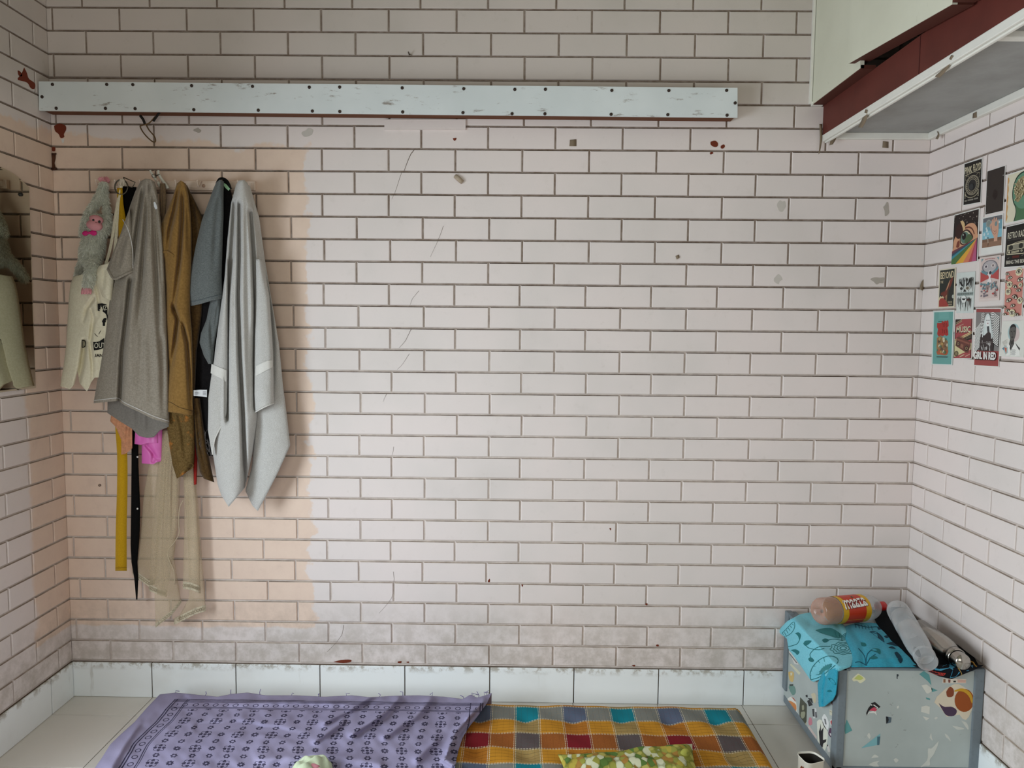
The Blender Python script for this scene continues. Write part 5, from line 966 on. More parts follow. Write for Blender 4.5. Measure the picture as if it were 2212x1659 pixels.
def sticker(face, shapes, label=None):
    _lay[0] += 1
    if face == 'f': mp = lambda p, q, e: at(p, q, CY0+.0037-e)
    else: mp = lambda p, q, e: atx(p, q, CX0+.0037-e)
    a = Art(mp, .00006, .45); a.l = 1
    for s in shapes:
        c, pts = s[0], s[1]
        if isinstance(pts, str): a.text(pts, *s[2], c, *(s[3] if len(s) > 3 else ()))
        else: a.poly(sm(list(pts)+[pts[0]], len(pts)*4)[:-1] if len(s) > 2 else pts, c)
    o = a.build('sticker', tk)
    if label: o['label'] = label
def c8(P): return [(1850+x*.1356, 1440+y*.1356) for x, y in P]
def c7(P): return [(1680+x/7.575, 1440+y/7.575) for x, y in P]
TEAL = (92, 150, 150); OFFW = (206, 206, 196)
sticker('f', [((214, 212, 180), c7([(1215, 200), (1290, 130), (1330, 118), (1430, 190), (1420, 230), (1350, 272), (1300, 235), (1240, 240)]), 1), ((186, 194, 110), c7([(1250, 205), (1300, 150), (1340, 140), (1400, 190), (1350, 220), (1290, 210)]), 1)], 'torn yellow green sticker')
sticker('f', [(TEAL, c8([(1000, 120), (1075, 70), (1160, 130), (1195, 300), (1130, 225)]))]); sticker('f', [(OFFW, c8([(1035, 300), (1110, 285), (1140, 300), (1205, 350), (1200, 390), (1130, 430), (1080, 370)]), 1)]); sticker('f', [(TEAL, c8([(1190, 335), (1295, 380), (1205, 405)]))])
sticker('f', [(TEAL, c8([(1105, 490), (1175, 510), (1170, 535), (1115, 520)]))]); sticker('f', [(OFFW, c8([(1035, 640), (1110, 620), (1170, 640), (1165, 760), (1100, 740), (1030, 720)]))]); sticker('f', [(OFFW, c8([(1055, 790), (1165, 820), (1110, 860)]))])
sticker('f', [((44, 52, 58), c8([(640, 122), (668, 120), (672, 150), (655, 160), (655, 200), (642, 195)]))]); sticker('f', [((84, 98, 108), c8([(480, 795), (560, 810), (550, 890), (475, 910)])), ((28, 30, 34), c8([(470, 795), (505, 800), (515, 850), (500, 890), (475, 908)]))], 'small dark blue sticker')
sticker('f', [((30, 26, 28), c8([(155, 740), (190, 660), (240, 600), (230, 585), (295, 562), (385, 640), (350, 665), (290, 650), (250, 660), (190, 720), (165, 785)])), ((214, 214, 208), c8([(165, 785), (190, 730), (250, 712), (310, 700), (325, 780), (290, 740), (200, 740)])), ((190, 66, 88), c8([(205, 700), (250, 660), (290, 645), (330, 685), (300, 715), (250, 705)])), ((220, 220, 214), c8([(262, 610), (280, 604), (350, 655), (338, 662)])), ((220, 220, 214), c8([(225, 605), (238, 600), (262, 612), (240, 622)]))], 'torn red and black sticker')
sticker('f', [((122, 172, 178), c8([(75, 1300), (380, 1065), (375, 1130), (330, 1250)])), ((70, 104, 116), c8([(330, 1115), (380, 1112), (365, 1250), (330, 1252)]))], 'pale teal triangular sticker scrap'); sticker('f', [(TEAL, c7([(1130, 865), (1220, 1045), (1105, 1105), (1085, 1010)]))], 'teal triangular sticker scrap')
# a cut-out sticker: only its cream outline and plain colour patches are kept
sticker('f', [((212, 200, 178), c8([(1240, 570), (1280, 480), (1420, 350), (1555, 280), (1630, 275), (1740, 340), (1850, 420), (1905, 505), (1860, 640), (1790, 800), (1745, 850), (1690, 830), (1640, 765), (1440, 800), (1340, 660)])),
              ((150, 76, 28), [(2083+21*math.cos(t_), 1513+25*math.sin(t_)) for t_ in np.linspace(0, 2*PI, 24)[:-1]]), ((198, 152, 40), sm(c8([(1560, 380), (1680, 345), (1800, 400), (1850, 500), (1840, 590), (1790, 470), (1690, 395), (1560, 400)]), 20)), ((72, 52, 76), sm(c8([(1310, 580), (1400, 640), (1520, 640), (1600, 700), (1560, 780), (1440, 780), (1370, 690), (1310, 580)]), 20)), ((132, 66, 36), sm(c8([(1430, 400), (1490, 320), (1550, 370), (1540, 470), (1450, 480), (1430, 400)]), 16))], 'cream cut-out sticker with orange, yellow and purple patches')
sticker('f', [((214, 204, 190), c8([(1375, 185), (1750, 200), (1745, 265), (1370, 262)])), ((140, 96, 70), c8([(1385, 200), (1420, 200), (1420, 255), (1385, 255)])), ((120, 70, 60), c8([(1460, 205), (1500, 205), (1495, 258), (1465, 255)])), ((50, 50, 48), c8([(1545, 225), (1585, 225), (1585, 250), (1545, 250)])), ((208, 168, 152), c8([(1610, 205), (1745, 215), (1740, 258), (1612, 255)]))])
for P in ([(1520, 940), (1640, 960), (1720, 990), (1650, 1005), (1600, 1000)], [(1670, 860), (1750, 890), (1785, 960), (1780, 1005), (1740, 960)], [(1165, 1130), (1190, 1060), (1200, 1120), (1215, 1180)], [(1405, 1065), (1460, 1100), (1505, 1190), (1460, 1150), (1425, 1120)], [(1310, 1185), (1290, 1270), (1230, 1400), (1170, 1480), (1170, 1570), (1090, 1580), (1020, 1600), (1130, 1480), (1140, 1310), (1200, 1300)], [(235, 1460), (290, 1400), (355, 1440), (290, 1450)], [(195, 1560), (270, 1520), (370, 1500), (330, 1540), (360, 1590), (300, 1600)], [(590, 1480), (630, 1460), (670, 1490), (630, 1530)], [(170, 1100), (200, 1055), (225, 1110), (205, 1150)], [(1240, 820), (1275, 800), (1295, 820), (1260, 840)], [(640, 640), (670, 620), (675, 650), (655, 670)]): sticker('f', [((200, 202, 194), c8(P), 1)])
# side stickers
sticker('s', [((206, 176, 108), c7([(172, 90), (220, 78), (262, 100), (262, 190), (245, 250), (200, 230), (180, 160)]), 1), ((210, 206, 180), c7([(205, 100), (240, 95), (235, 140), (210, 150)]))]); sticker('s', [((104, 140, 130), c7([(178, 340), (200, 290), (270, 320), (295, 400), (280, 450), (240, 465), (200, 400)]), 1), ((56, 64, 58), c7([(190, 290), (255, 285), (250, 315), (200, 318)]))])
sticker('s', [((206, 206, 180), c7([(220, -50), (375, 100), (350, 140), (200, -30)]))]); sticker('s', [((222, 220, 210), c7([(140, 560), (170, 520), (215, 490), (260, 510), (300, 570), (310, 650), (325, 770), (290, 750), (200, 660)]), 1), ((206, 130, 70), c7([(155, 560), (205, 560), (295, 620), (300, 720), (240, 690), (190, 640)]), 1), ((168, 60, 50), c7([(215, 495), (260, 512), (298, 570), (285, 570), (250, 525)]))], 'orange and white sticker')
sticker('s', [((70, 72, 58), c7([(368, 500), (478, 620), (470, 900), (440, 960), (360, 900), (352, 700)])), ((150, 152, 128), c7([(395, 640), (425, 630), (430, 700), (400, 710)]), 1), ((150, 152, 128), c7([(385, 740), (445, 740), (440, 820), (400, 850), (375, 800)]), 1), ((190, 186, 160), c7([(368, 890), (440, 950), (470, 900), (465, 970), (420, 985)]))], 'dark green photograph sticker')
for P in ([(455, 465), (485, 458), (490, 500), (460, 500)], [(490, 515), (560, 520), (575, 600), (555, 590), (540, 560)], [(480, 560), (520, 540), (575, 630), (510, 650)]): sticker('s', [((34, 34, 38) if P[0][0] < 500 else (150, 154, 156), c7(P))])
sticker('s', [((206, 208, 206), c7([(558, 680), (630, 680), (650, 840), (580, 850)])), ((60, 62, 66), c7([(562, 690), (600, 690), (605, 820), (575, 815)])), ((90, 92, 96), c7([(610, 740), (635, 740), (645, 835), (615, 835)]))]); sticker('s', [((198, 128, 140), c7([(500, 900), (520, 830), (555, 850), (565, 930), (540, 960), (510, 950)]), 1)], 'small pink sticker')
sticker('s', [((206, 190, 184), c7([(490, 990), (520, 970), (640, 1150), (620, 1230), (500, 1060)]))]); sticker('s', [((218, 220, 206), c7([(640, 900), (680, 865), (730, 890), (760, 960), (800, 1030), (820, 1100), (800, 1300), (740, 1400), (660, 1330), (650, 1100)]), 1), ((30, 30, 36), c7([(672, 1070), (678, 1000), (690, 1060), (700, 930), (712, 1050), (750, 990), (742, 1090), (740, 1200), (795, 1190), (790, 1230), (745, 1260), (735, 1320), (680, 1380), (665, 1330), (690, 1280)]))], 'pale sticker with a dark raised hand')
sticker('s', [((222, 224, 222), c7([(725, 830), (760, 775), (800, 820), (835, 920), (820, 1030), (770, 1000), (735, 920)]), 1), ((112, 114, 116), c7([(758, 850), (785, 860), (800, 950), (775, 940)]))], 'white oval sticker'); sticker('s', [((222, 220, 218), c7([(850, 900), (875, 860), (905, 920), (900, 975), (870, 960)]), 1), ((190, 50, 52), c7([(862, 895), (880, 880), (895, 935), (888, 960), (868, 930)]), 1)], 'small red sticker')
sticker('s', [((84, 56, 84), c7([(835, 1050), (860, 1000), (925, 1090), (930, 1200), (880, 1170), (830, 1110)]), 1), ((206, 204, 206), c7([(850, 1085), (890, 1110), (900, 1150), (860, 1125)]), 1)]); sticker('s', [((206, 204, 184), c7([(845, 700), (930, 740), (940, 820), (850, 790)])), ((170, 164, 140), c7([(850, 720), (930, 760), (930, 775), (850, 735)]))])
sticker('s', [((110, 50, 44), c7([(870, 580), (900, 540), (945, 590), (950, 640), (930, 700), (900, 650)])), ((216, 212, 204), c7([(925, 640), (955, 650), (940, 715), (915, 690)]))]); sticker('s', [((196, 188, 160), c7([(545, 450), (600, 430), (630, 500), (610, 600), (580, 560)]), 1)]); sticker('s', [((210, 208, 204), c7([(800, 1270), (830, 1290), (865, 1390), (820, 1400)])), ((50, 46, 46), c7([(805, 1275), (825, 1285), (820, 1310), (806, 1300)]))])
a = Art(lambda p, q, e: atx(p, q, CX0+.0036-e), .0001, .5); a.poly([(1703, 1405), (1713, 1412), (1725, 1436), (1716, 1434)], (212, 210, 204)); a.line([(1705, 1411), (1721, 1432)], 2.2, (120, 120, 118)); a.build('sticker', tk)

# ---- cloth and bottles on the trunk: surfaces follow the trunk (top, left side or front, whichever the eye meets first)
def trunk_surf(px, py, d, top_=.366):
    dr = ray(px, py); ts = []
    for ax, v in ((2, top_), (0, CX0-.008), (1, CY0-.006)): ts.append((v-CAM[ax])/dr[..., ax])
    t = np.maximum(np.maximum(ts[0], ts[1]), ts[2]); L = np.linalg.norm(dr, axis=-1)
    return CAM+(t-np.asarray(d)/L)[..., None]*dr
def cover(name, mat, parent, L, R, b=.02, e=.001, grooves=(), hem=None, topl=None, nu=50, nv=50, wr=.0, wrs=14, seed=1, edge=.6, back=.006, vprof=None, edgew=0.):
    u = np.linspace(0, 1, nu); v = np.linspace(0, 1, nv); l, r = interp(L, v), interp(R, v)
    px = l[:, None, 0]+(r-l)[:, None, 0]*u; py = l[:, None, 1]+(r-l)[:, None, 1]*u
    if hem is not None: H = np.array(hem, float); py = py+(np.interp(px[-1], H[:, 0], H[:, 1])-py[-1])[None]*(v**4)[:, None]
    if topl is not None: H = np.array(topl, float); py = py+(np.interp(px[0], H[:, 0], H[:, 1])-py[0])[None]*((1-v)**4)[:, None]
    vp = np.sin(PI*v)**edge if vprof is None else np.interp(v, np.linspace(0, 1, len(vprof)), vprof)
    pr = np.clip(np.sin(PI*u), 0, 1)[None]**edge*vp[:, None]; d = e+b*pr
    for ln, dep, w_ in grooves: d = d-dep*np.exp(-(dist2line(px, py, ln)/w_)**2)
    if wr: d = d+wr*vnoise(px, py, wrs, seed)*pr
    d = np.maximum(d, .0006); F3 = trunk_surf(px, py, d); B3 = trunk_surf(px, py, np.maximum(d-back-b*pr*.0, -.0)*.0); n = nu*nv; idx = np.arange(n).reshape(nv, nu)
    V = list(F3.reshape(-1, 3))+list(B3.reshape(-1, 3)); F = [(idx[i, j], idx[i, j+1], idx[i+1, j+1], idx[i+1, j]) for i in range(nv-1) for j in range(nu-1)]+[(n+idx[i, j], n+idx[i+1, j], n+idx[i+1, j+1], n+idx[i, j+1]) for i in range(nv-1) for j in range(nu-1)]
    for i in range(nv-1): F += [(idx[i, 0], idx[i+1, 0], n+idx[i+1, 0], n+idx[i, 0]), (idx[i, -1], n+idx[i, -1], n+idx[i+1, -1], idx[i+1, -1])]
    for j in range(nu-1): F += [(idx[0, j], n+idx[0, j], n+idx[0, j+1], idx[0, j+1]), (idx[-1, j], idx[-1, j+1], n+idx[-1, j+1], n+idx[-1, j])]
    o = Drape(); o.o = MBk().add(V, F, mat, True).build(name, mat, parent); Q = np.stack([px.ravel(), py.ravel()], 1); dd = d.ravel()
    def mp(a_, b_, eps=0.):
        a_, b_ = np.atleast_1d(np.asarray(a_, float)), np.atleast_1d(np.asarray(b_, float)); out = []
        for s, t in zip(a_, b_): ww = (Q[:, 0]-s)**2+(Q[:, 1]-t)**2; i = np.argpartition(ww, 4)[:4]; q_ = 1/(ww[i]+.3); out.append((dd[i]*q_).sum()/q_.sum())
        return trunk_surf(a_, b_, np.array(out)+eps)
    o.mp = mp; return o
BK = fabric('black_canvas', (10, 14, 17), .15, 200, .2)
bp = thing('black_bag', 'black cloth bag lying behind the bottles on top of the trunk', 'bag', (2.84, -.2, CZ1+.002))
cover('bag', BK, bp, [(1886, 1318), (1890, 1340), (1905, 1370), (1930, 1400), (1962, 1430), (1985, 1441)], [(1940, 1298), (1985, 1340), (2040, 1372), (2080, 1396), (2106, 1422), (2116, 1441)], b=.062, wr=.010, wrs=10, seed=31)
TQ = fabric('turquoise_print_cotton', (128, 204, 218), .07, 200, .2, (112, 190, 208)); TQ2 = fabric('turquoise_cotton_deep', (52, 160, 184), .10, 200, .2, (42, 144, 170))
tq = thing('turquoise_cloth', 'turquoise printed cloth bundle spilling over the left edge of the trunk', 'cloth', (2.66, -.22, CZ1+.003))
md = cover('bundle', TQ2, tq, [(1826, 1352), (1822, 1370), (1830, 1395), (1838, 1420), (1838, 1441)], [(1900, 1346), (1935, 1366), (1956, 1395), (1974, 1420), (1984, 1441)], b=.050, topl=[(1826, 1352), (1850, 1345), (1880, 1345), (1900, 1347)], grooves=[([(1840, 1360), (1862, 1390), (1866, 1436)], .010, 8), ([(1925, 1385), (1950, 1425)], .008, 8), ([(1900, 1400), (1930, 1438)], .006, 9)], wr=.009, wrs=12, seed=32, vprof=[0, .6, .9, 1, .8, .25], edge=.5)
fl_ = cover('flap', TQ, tq, [(1728, 1327), (1700, 1342), (1679, 1364), (1700, 1380), (1703, 1402), (1728, 1436), (1752, 1471)], [(1800, 1343), (1820, 1346), (1836, 1372), (1853, 1392), (1851, 1415), (1838, 1440), (1758, 1473)], b=.022, hem=None, topl=[(1728, 1327), (1748, 1323), (1775, 1330), (1800, 1343)], grooves=[([(1730, 1332), (1760, 1352), (1800, 1372), (1850, 1388)], .007, 6), ([(1810, 1352), (1822, 1380), (1838, 1398)], .008, 5), ([(1800, 1440), (1780, 1445), (1764, 1462)], .012, 5), ([(1752, 1345), (1735, 1380)], .004, 7)], wr=.007, wrs=9, seed=33, vprof=[.4, .9, 1, 1, 1, .9, .3], edge=.35)
tl_ = cover('tail', TQ2, tq, [(1775, 1452), (1766, 1478), (1767, 1500), (1768, 1520), (1769, 1527)], [(1812, 1441), (1809, 1478), (1806, 1500), (1800, 1512), (1782, 1526)], b=.022, grooves=[([(1786, 1448), (1779, 1490), (1778, 1524)], .012, 3), ([(1804, 1480), (1790, 1496), (1780, 1516)], .006, 4)], wr=.003, wrs=9, seed=34, vprof=[.9, 1, 1, .9, .6], edge=.4)
GRN = (38, 112, 116); NVY = (16, 58, 76)
def vine(a, pts, w_, c): a.line(sm(pts, 26), w_, c)
def leafs(a, pts, c): a.poly(sm(list(pts)+[pts[0]], 22)[:-1], c)
a = Art(lambda p, q, e: fl_.mp(p, q, e+.0008), .00005, .9)
z5 = lambda P: [(1670+x/6.144, 1270+y/6.144) for x, y in P]
leafs(a, z5([(400, 740), (430, 700), (510, 700), (480, 740), (430, 770)]), GRN); vine(a, z5([(430, 760), (480, 800), (600, 820), (680, 800)]), 1.6, GRN); vine(a, z5([(500, 930), (490, 880), (540, 820), (620, 780), (760, 775)]), 1.6, GRN); leafs(a, z5([(465, 940), (500, 920), (545, 960), (520, 985), (480, 970)]), GRN)
leafs(a, z5([(290, 600), (340, 590), (370, 630), (350, 690), (330, 640)]), GRN); vine(a, z5([(355, 680), (320, 740), (260, 765), (200, 780)]), 1.5, GRN); leafs(a, z5([(230, 825), (300, 815), (350, 850), (320, 890), (290, 860)]), GRN); leafs(a, z5([(650, 690), (690, 670), (740, 690), (710, 720), (670, 720)]), GRN); vine(a, z5([(720, 690), (820, 680), (930, 700)]), 1.3, GRN)
a2 = sm(z5([(120, 600), (180, 540), (270, 450), (285, 520), (240, 600), (160, 650)]), 20); a.line(list(a2)+[a2[0]], 1.3, GRN); [a.line(z5([(150+i*26, 590-i*28), (175+i*24, 640-i*36)]), 1.1, GRN) for i in range(5)]
for rr in (1., .74, .5, .26): tt_ = np.linspace(0, 2*PI, 40); cx_, cy_ = 1670+930/6.144, 1270+800/6.144; a.line(list(zip(cx_+rr*27*np.cos(tt_)*(1+.09*np.sin(9*tt_)), cy_+rr*13*np.sin(tt_)*(1+.09*np.sin(9*tt_)))), 1.2, GRN)
E1 = sm(z5([(500, 1220), (490, 1140), (530, 1040), (620, 950), (730, 905), (830, 920), (860, 980), (760, 1080), (620, 1180), (500, 1220)]), 40); a.line(E1, 1.5, GRN); E2 = sm(z5([(600, 1160), (640, 1080), (700, 1030), (780, 1010), (720, 1100), (600, 1160)]), 24); a.poly(E2[:-1], (60, 132, 136)); [a.line([E1[i], E2[int(i*.6)]], 1.1, GRN) for i in range(3, 30, 3)]
leafs(a, z5([(560, 560), (640, 540), (760, 530), (860, 580), (920, 640), (860, 670), (740, 630), (640, 600)]), (60, 132, 136)); [a.line(z5([(620+i*50, 545+i*8), (650+i*48, 600+i*12)]), 1.1, GRN) for i in range(6)]
for i in range(5): t_ = np.linspace(PI*.9, PI*1.9, 16); a.line(list(zip(1670+1000/6.144+(6+i*3)*np.cos(t_)+3, 1270+640/6.144+(4+i*2.6)*np.sin(t_)+6)), 1.1, GRN)
a.build('printed_vines', tq)
a = Art(lambda p, q, e: md.mp(p, q, e+.0008), .00005, .9)
for P in ([(1280, 580), (1330, 570), (1400, 600), (1460, 660), (1475, 720), (1440, 700)], [(1380, 520), (1440, 505), (1450, 540), (1400, 555)], [(1470, 640), (1520, 625), (1550, 650), (1500, 665)], [(1500, 740), (1580, 715), (1640, 750), (1655, 775), (1580, 760)], [(1530, 790), (1580, 775), (1630, 810), (1580, 805)], [(1610, 860), (1650, 850), (1720, 940), (1690, 1000), (1640, 920)]): leafs(a, z5(P), NVY)
for P in ([(1280, 585), (1380, 610), (1440, 680), (1480, 720)], [(1230, 1020), (1210, 900), (1130, 800)], [(1235, 1020), (1290, 930), (1360, 880)], [(1240, 1030), (1150, 980), (1090, 990)], [(1230, 1000), (1250, 880), (1310, 820)], [(1080, 480), (1250, 520), (1400, 520), (1600, 590)]): vine(a, z5(P), 1.6, (22, 84, 104))
for P in ([(1280, 830), (1350, 800), (1420, 820), (1420, 880), (1370, 850)], [(1270, 930), (1340, 900), (1390, 930), (1320, 945)], [(1160, 720), (1220, 730), (1235, 770), (1180, 770)]): leafs(a, z5(P), (30, 108, 112))
[a.line(z5([(1090+i*42, 480+i*4), (1100+i*44, 530+i*6)]), 1.2, (22, 84, 104)) for i in range(6)]; a.build('printed_leaves', tq)
a = Art(lambda p, q, e: tl_.mp(p, q, e+.0008), .00005, .9); leafs(a, c7([(820, 190), (880, 190), (950, 270), (940, 300), (860, 240)]), (20, 112, 122)); leafs(a, c7([(800, 400), (850, 380), (890, 410), (830, 415)]), (20, 112, 122)); [a.line(c7([(655, 290+i*60), (740, 300+i*60)]), .8, (22, 84, 104)) for i in range(6)]; a.build('printed_leaves', tq)
po = thing('printed_pouch', 'dark pouch with blue and red print hanging over the front of the trunk', 'pouch', (2.86, -.46, CZ1-.02))
PB = fabric('pouch_cloth', (26, 30, 36), .15, 200, .2)
pc = cover('pouch', PB, po, [(1966, 1437), (1985, 1442), (2004, 1450), (2028, 1461), (2050, 1466)], [(2060, 1432), (2100, 1434), (2126, 1437), (2108, 1446), (2056, 1467)], b=.026, wr=.004, seed=35, edge=.4, e=.006)
a = Art(lambda p, q, e: pc.mp(p, q, e+.004), .00006, .8); z6 = lambda P: [(1880+x/7.215, 1270+y/7.215) for x, y in P]
a.poly(z6([(970, 1240), (1080, 1265), (1140, 1210), (1230, 1180), (1320, 1230), (1395, 1320), (1330, 1390), (1240, 1405), (1275, 1340), (1285, 1280), (1240, 1250), (1180, 1265), (1100, 1290), (1010, 1280)]), (70, 150, 182)); a.poly(z6([(830, 1250), (900, 1265), (1040, 1310), (1180, 1330), (1150, 1370), (1050, 1360), (940, 1320)]), (176, 54, 46)); [a.line(z6([(880+i*50, 1262+i*14), (930+i*44, 1310+i*12)]), 1, (26, 26, 30)) for i in range(6)]; a.line(sm(z6([(1310, 1190), (1370, 1250), (1425, 1340), (1410, 1365)]), 12), 1.6, (176, 148, 84))
for P in ([(1490, 1230), (1530, 1210), (1540, 1290), (1500, 1300)], [(1420, 1250), (1460, 1240), (1470, 1280)], [(1560, 1210), (1600, 1200), (1600, 1250)]): a.poly(z6(P), (58, 112, 140))
a.build('printed_pattern', po); k = MBk(); k.tube(trunk_surf(*sm(z6([(1490, 1190), (1540, 1150), (1600, 1160), (1625, 1200), (1650, 1225)]), 16).T, .02), .0022, flat((170, 128, 50), .7), 6); k.build('cord', None, po)

# bottles
PET = MT('clear_plastic', .06, .5); PET.pos(); PET.col((.95, .96, .96)); PET.b.inputs['Transmission Weight'].default_value = 0.; PET.b.inputs['Alpha'].default_value = 1
def clear(name, tint, a0, a1):
    k = MT(name, .08, .6); k.pos(); k.col(lin(tint)); lw = k.t.nodes.new('ShaderNodeLayerWeight'); lw.inputs[0].default_value = .35
    f = X(k.t, lw.outputs['Facing'])*(a1-a0)+a0; tr = k.t.nodes.new('ShaderNodeBsdfTransparent'); m_ = k.t.nodes.new('ShaderNodeMixShader'); k.t.links.new(f.k, m_.inputs[0]); k.t.links.new(tr.outputs[0], m_.inputs[1]); k.t.links.new(k.b.outputs[0], m_.inputs[2]); k.t.links.new(m_.outputs[0], k.t.nodes['Material Output'].inputs[0]); return k.m
PETC = clear('clear_pet', (206, 209, 210), .16, .85); PETO = clear('juice_stained_pet', (206, 160, 140), .32, .9)
B = atf(1768, 1321, .428); C = at(1908, 1309, -.075); ax = (C-B); Lb = np.linalg.norm(ax); ax /= Lb
mz = thing('juice_bottle', 'empty juice bottle with red and yellow label and red cap lying on turquoise cloth', 'bottle', B-np.array([0, 0, .045]), 'bottles on the trunk')
r0 = .0445; s = Lb/.255
def P_(L): return [(d*s, r) for d, r in L]
k = MBk(); k.lathe(P_([(.012, .006), (.006, .014), (.001, .024), (.0, .032), (.004, .039), (.012, .0435), (.024, r0), (.052, r0)]), B, ax, PETO, 40); k.lathe(P_([(.052, r0), (.060, .0432), (.16, .0432), (.168, r0), (.180, r0), (.196, .0425), (.212, .036), (.224, .026), (.232, .0165), (.236, .0145), (.247, .0140)]), B, ax, PETC, 40); k.build('bottle_body', None, mz)
LBM = MT('juice_label', .35, .5); LBM.uv()
uvx = LBM.uv()[0]
def label_mesh(parent):
    n = 48; V = []; F = []
    h = np.array([0, 0, 1.]); N = h-ax*(h@ax); N /= np.linalg.norm(N); T = np.cross(ax, N)      # N up, T towards the room or the wall
    if (T@(CAM-B)) < 0: T = -T
    def cyl(t, d, e=0.): return B+ax*d*s+(r0+.0006+e)*(np.cos(t)[:, None]*T+np.sin(t)[:, None]*N)
    tt = np.linspace(0, 2*PI, n+1); kb = MBk(); kb.add(list(cyl(tt, .056))+list(cyl(tt, .164)), [(i, i+1, n+2+i, n+1+i) for i in range(n)], flat((222, 172, 36), .35), True); kb.build('label', None, parent)
    def mp(u, v, e):           # u along the bottle 0..1, v round it (1 = top, 0 = towards the room, -1 = below)
        u, v = np.asarray(u), np.asarray(v); t = v*PI/2; return B+ax[None]*((.056+u*.108)*s)[:, None]+(r0+.0011+e)*(np.cos(t)[:, None]*T+np.sin(t)[:, None]*N)
    a = Art(mp, .00012, .35)
    def band(u0, u1, v0, v1, c, j=0., nu_=26):
        vv = np.linspace(v0, v1, nu_); w_ = j*np.sin(np.linspace(0, 5, nu_)); a._put(list(zip(u0+w_, vv))+list(zip(u1-w_*.6, vv)), [(i, i+1, nu_+i+1, nu_+i) for i in range(nu_-1)], c)
    band(.16, .82, -.75, 1.5, (200, 62, 36), .03); band(.2, .86, -.9, -.55, (176, 40, 28), .02); band(.16, .9, -.32, -.29, (222, 150, 50), 0)
    for i in range(5): a.ell(.30+i*.13, -.80+.05*(i % 2), .07, .08, (226, 168, 40), 12)
    a.poly([(.48, .80), (.55, .78), (.56, .92), (.50, .90)], (96, 84, 40))
    def tx(s_, u0, v0, u1, v1, c, b_):
        V, F = glyphs(s_, b_); a._put(np.stack([u0+V[:, 0]*(u1-u0), v0+V[:, 1]*(v1-v0)+V[:, 0]*.10], 1), F, c)
    tx('maaza', .085, .22, .90, .66, (120, 26, 22), .035); tx('maaza', .07, .24, .885, .68, (240, 238, 232), .02)
    a.build('label_print', parent)
label_mesh(mz)
k = MBk(); k.lathe(P_([(.236, .0152), (.239, .0158), (.256, .0156), (.2575, .014), (.2575, .0)]), B, ax, flat((206, 34, 30), .35, 0, .5), 30); k.lathe(P_([(.2335, .0158), (.2365, .0158)]), B, ax, flat((206, 34, 30), .35, 0, .5), 30); k.build('cap', None, mz)
B2 = at(1937, 1314, -.20); C2 = at(2004, 1430, -.49); ax2 = C2-B2; L2 = np.linalg.norm(ax2); ax2 /= L2; s2 = L2/.30
cb = thing('water_bottle', 'clear plastic bottle lying with its neck over the front of the trunk', 'bottle', B2-np.array([0, 0, .036]), 'bottles on the trunk')
k = MBk(); k.lathe([(d*s2, r) for d, r in [(.008, .0), (.006, .012), (.0, .026), (.004, .032), (.014, .0345), (.05, .0350), (.052, .0335), (.058, .0335), (.06, .0350), (.12, .0350), (.122, .0338), (.126, .0338), (.128, .035), (.19, .0350), (.222, .0340), (.245, .0310), (.262, .0280), (.27, .0270)]], B2, ax2, PETC, 36); k.build('bottle_body', None, cb)
k = MBk(); k.lathe([(d*s2, r) for d, r in [(.262, .0290), (.266, .0308), (.272, .0308), (.276, .0285), (.298, .0290), (.303, .0270), (.303, .020), (.297, .018), (.297, .0)]], B2, ax2, PETC, 32); k.build('cap', None, cb)
B3 = at(1985, 1360, -.24); C3 = at(2083, 1433, -.485); ax3 = C3-B3; L3 = np.linalg.norm(ax3); ax3 /= L3; s3 = L3/.28
STL = flat((176, 172, 164), .2, 1., .5)
sb = thing('steel_bottle', 'brushed steel bottle lying beside the clear bottle on the trunk', 'bottle', B3-np.array([0, 0, .038]), 'bottles on the trunk')
k = MBk(); k.lathe([(d*s3, r) for d, r in [(0, .0), (0, .030), (.004, .035), (.15, .0355), (.18, .0335), (.205, .0285), (.222, .0255), (.224, .0275), (.229, .0275), (.231, .0255), (.234, .0275), (.239, .0275), (.241, .025)]], B3, ax3, STL, 36); k.build('bottle_body', None, sb)
k = MBk(); k.lathe([(d*s3, r) for d, r in [(.241, .0235), (.270, .0235), (.278, .020), (.281, .0)]], B3, ax3, STL, 32); k.build('cap', None, sb)

# ------------------------------------------------------------------ mattress with plaid cover
ZM = .082
xb = [atf(px, 1513, ZM)[0] for px in (1115.3, 1162.5, 1211.3, 1259.4, 1313.2, 1360.4, 1411.2, 1459.2, 1513, 1561, 1603)]; mx_, bx_ = np.polyfit(range(len(xb)), xb, 1)
yb = [-atf(1360, py, ZM)[1] for py in (1528.7, 1557.6, 1588, 1619, 1651.7)]; my_, by_ = np.polyfit(range(len(yb)), yb, 1)
PLD = MT('plaid_cover', .9, .12); x, y, z = PLD.pos(); wn = PLD.noise(240, 2, .7); x = x+(PLD.noise(5, 2)-.5)*.006; y = y*-1.+(PLD.noise(6, 2)-.5)*.004
cu = (x-(bx_-4*mx_))/mx_; cv = (y-(by_-4*my_))/my_     # column cells: 0 green, 1 mustard, 2 rust, 3 mustard; row cells: 0 blue, 1 mustard, 2 maroon, 3 mustard
def cell(c): q_ = (c*.25).fr()*4.; return q_
qu, qv = cell(cu), cell(cv)
MC, GC, RC = lin((190, 134, 42)), lin((40, 124, 116)), lin((138, 44, 34)); TC, XC = lin((8, 116, 142)), lin((108, 16, 40))
wcol = PLD.mix(qu.lt(1.), PLD.mix(qu.gt(2.)*qu.lt(3.), MC, RC), GC); hcol = PLD.mix(qv.lt(1.), PLD.mix(qv.gt(2.)*qv.lt(3.), MC, XC), TC)
base_ = PLD.mix(wn*.3+.47, wcol, hcol)
fu, fv = qu.fr(), qv.fr()
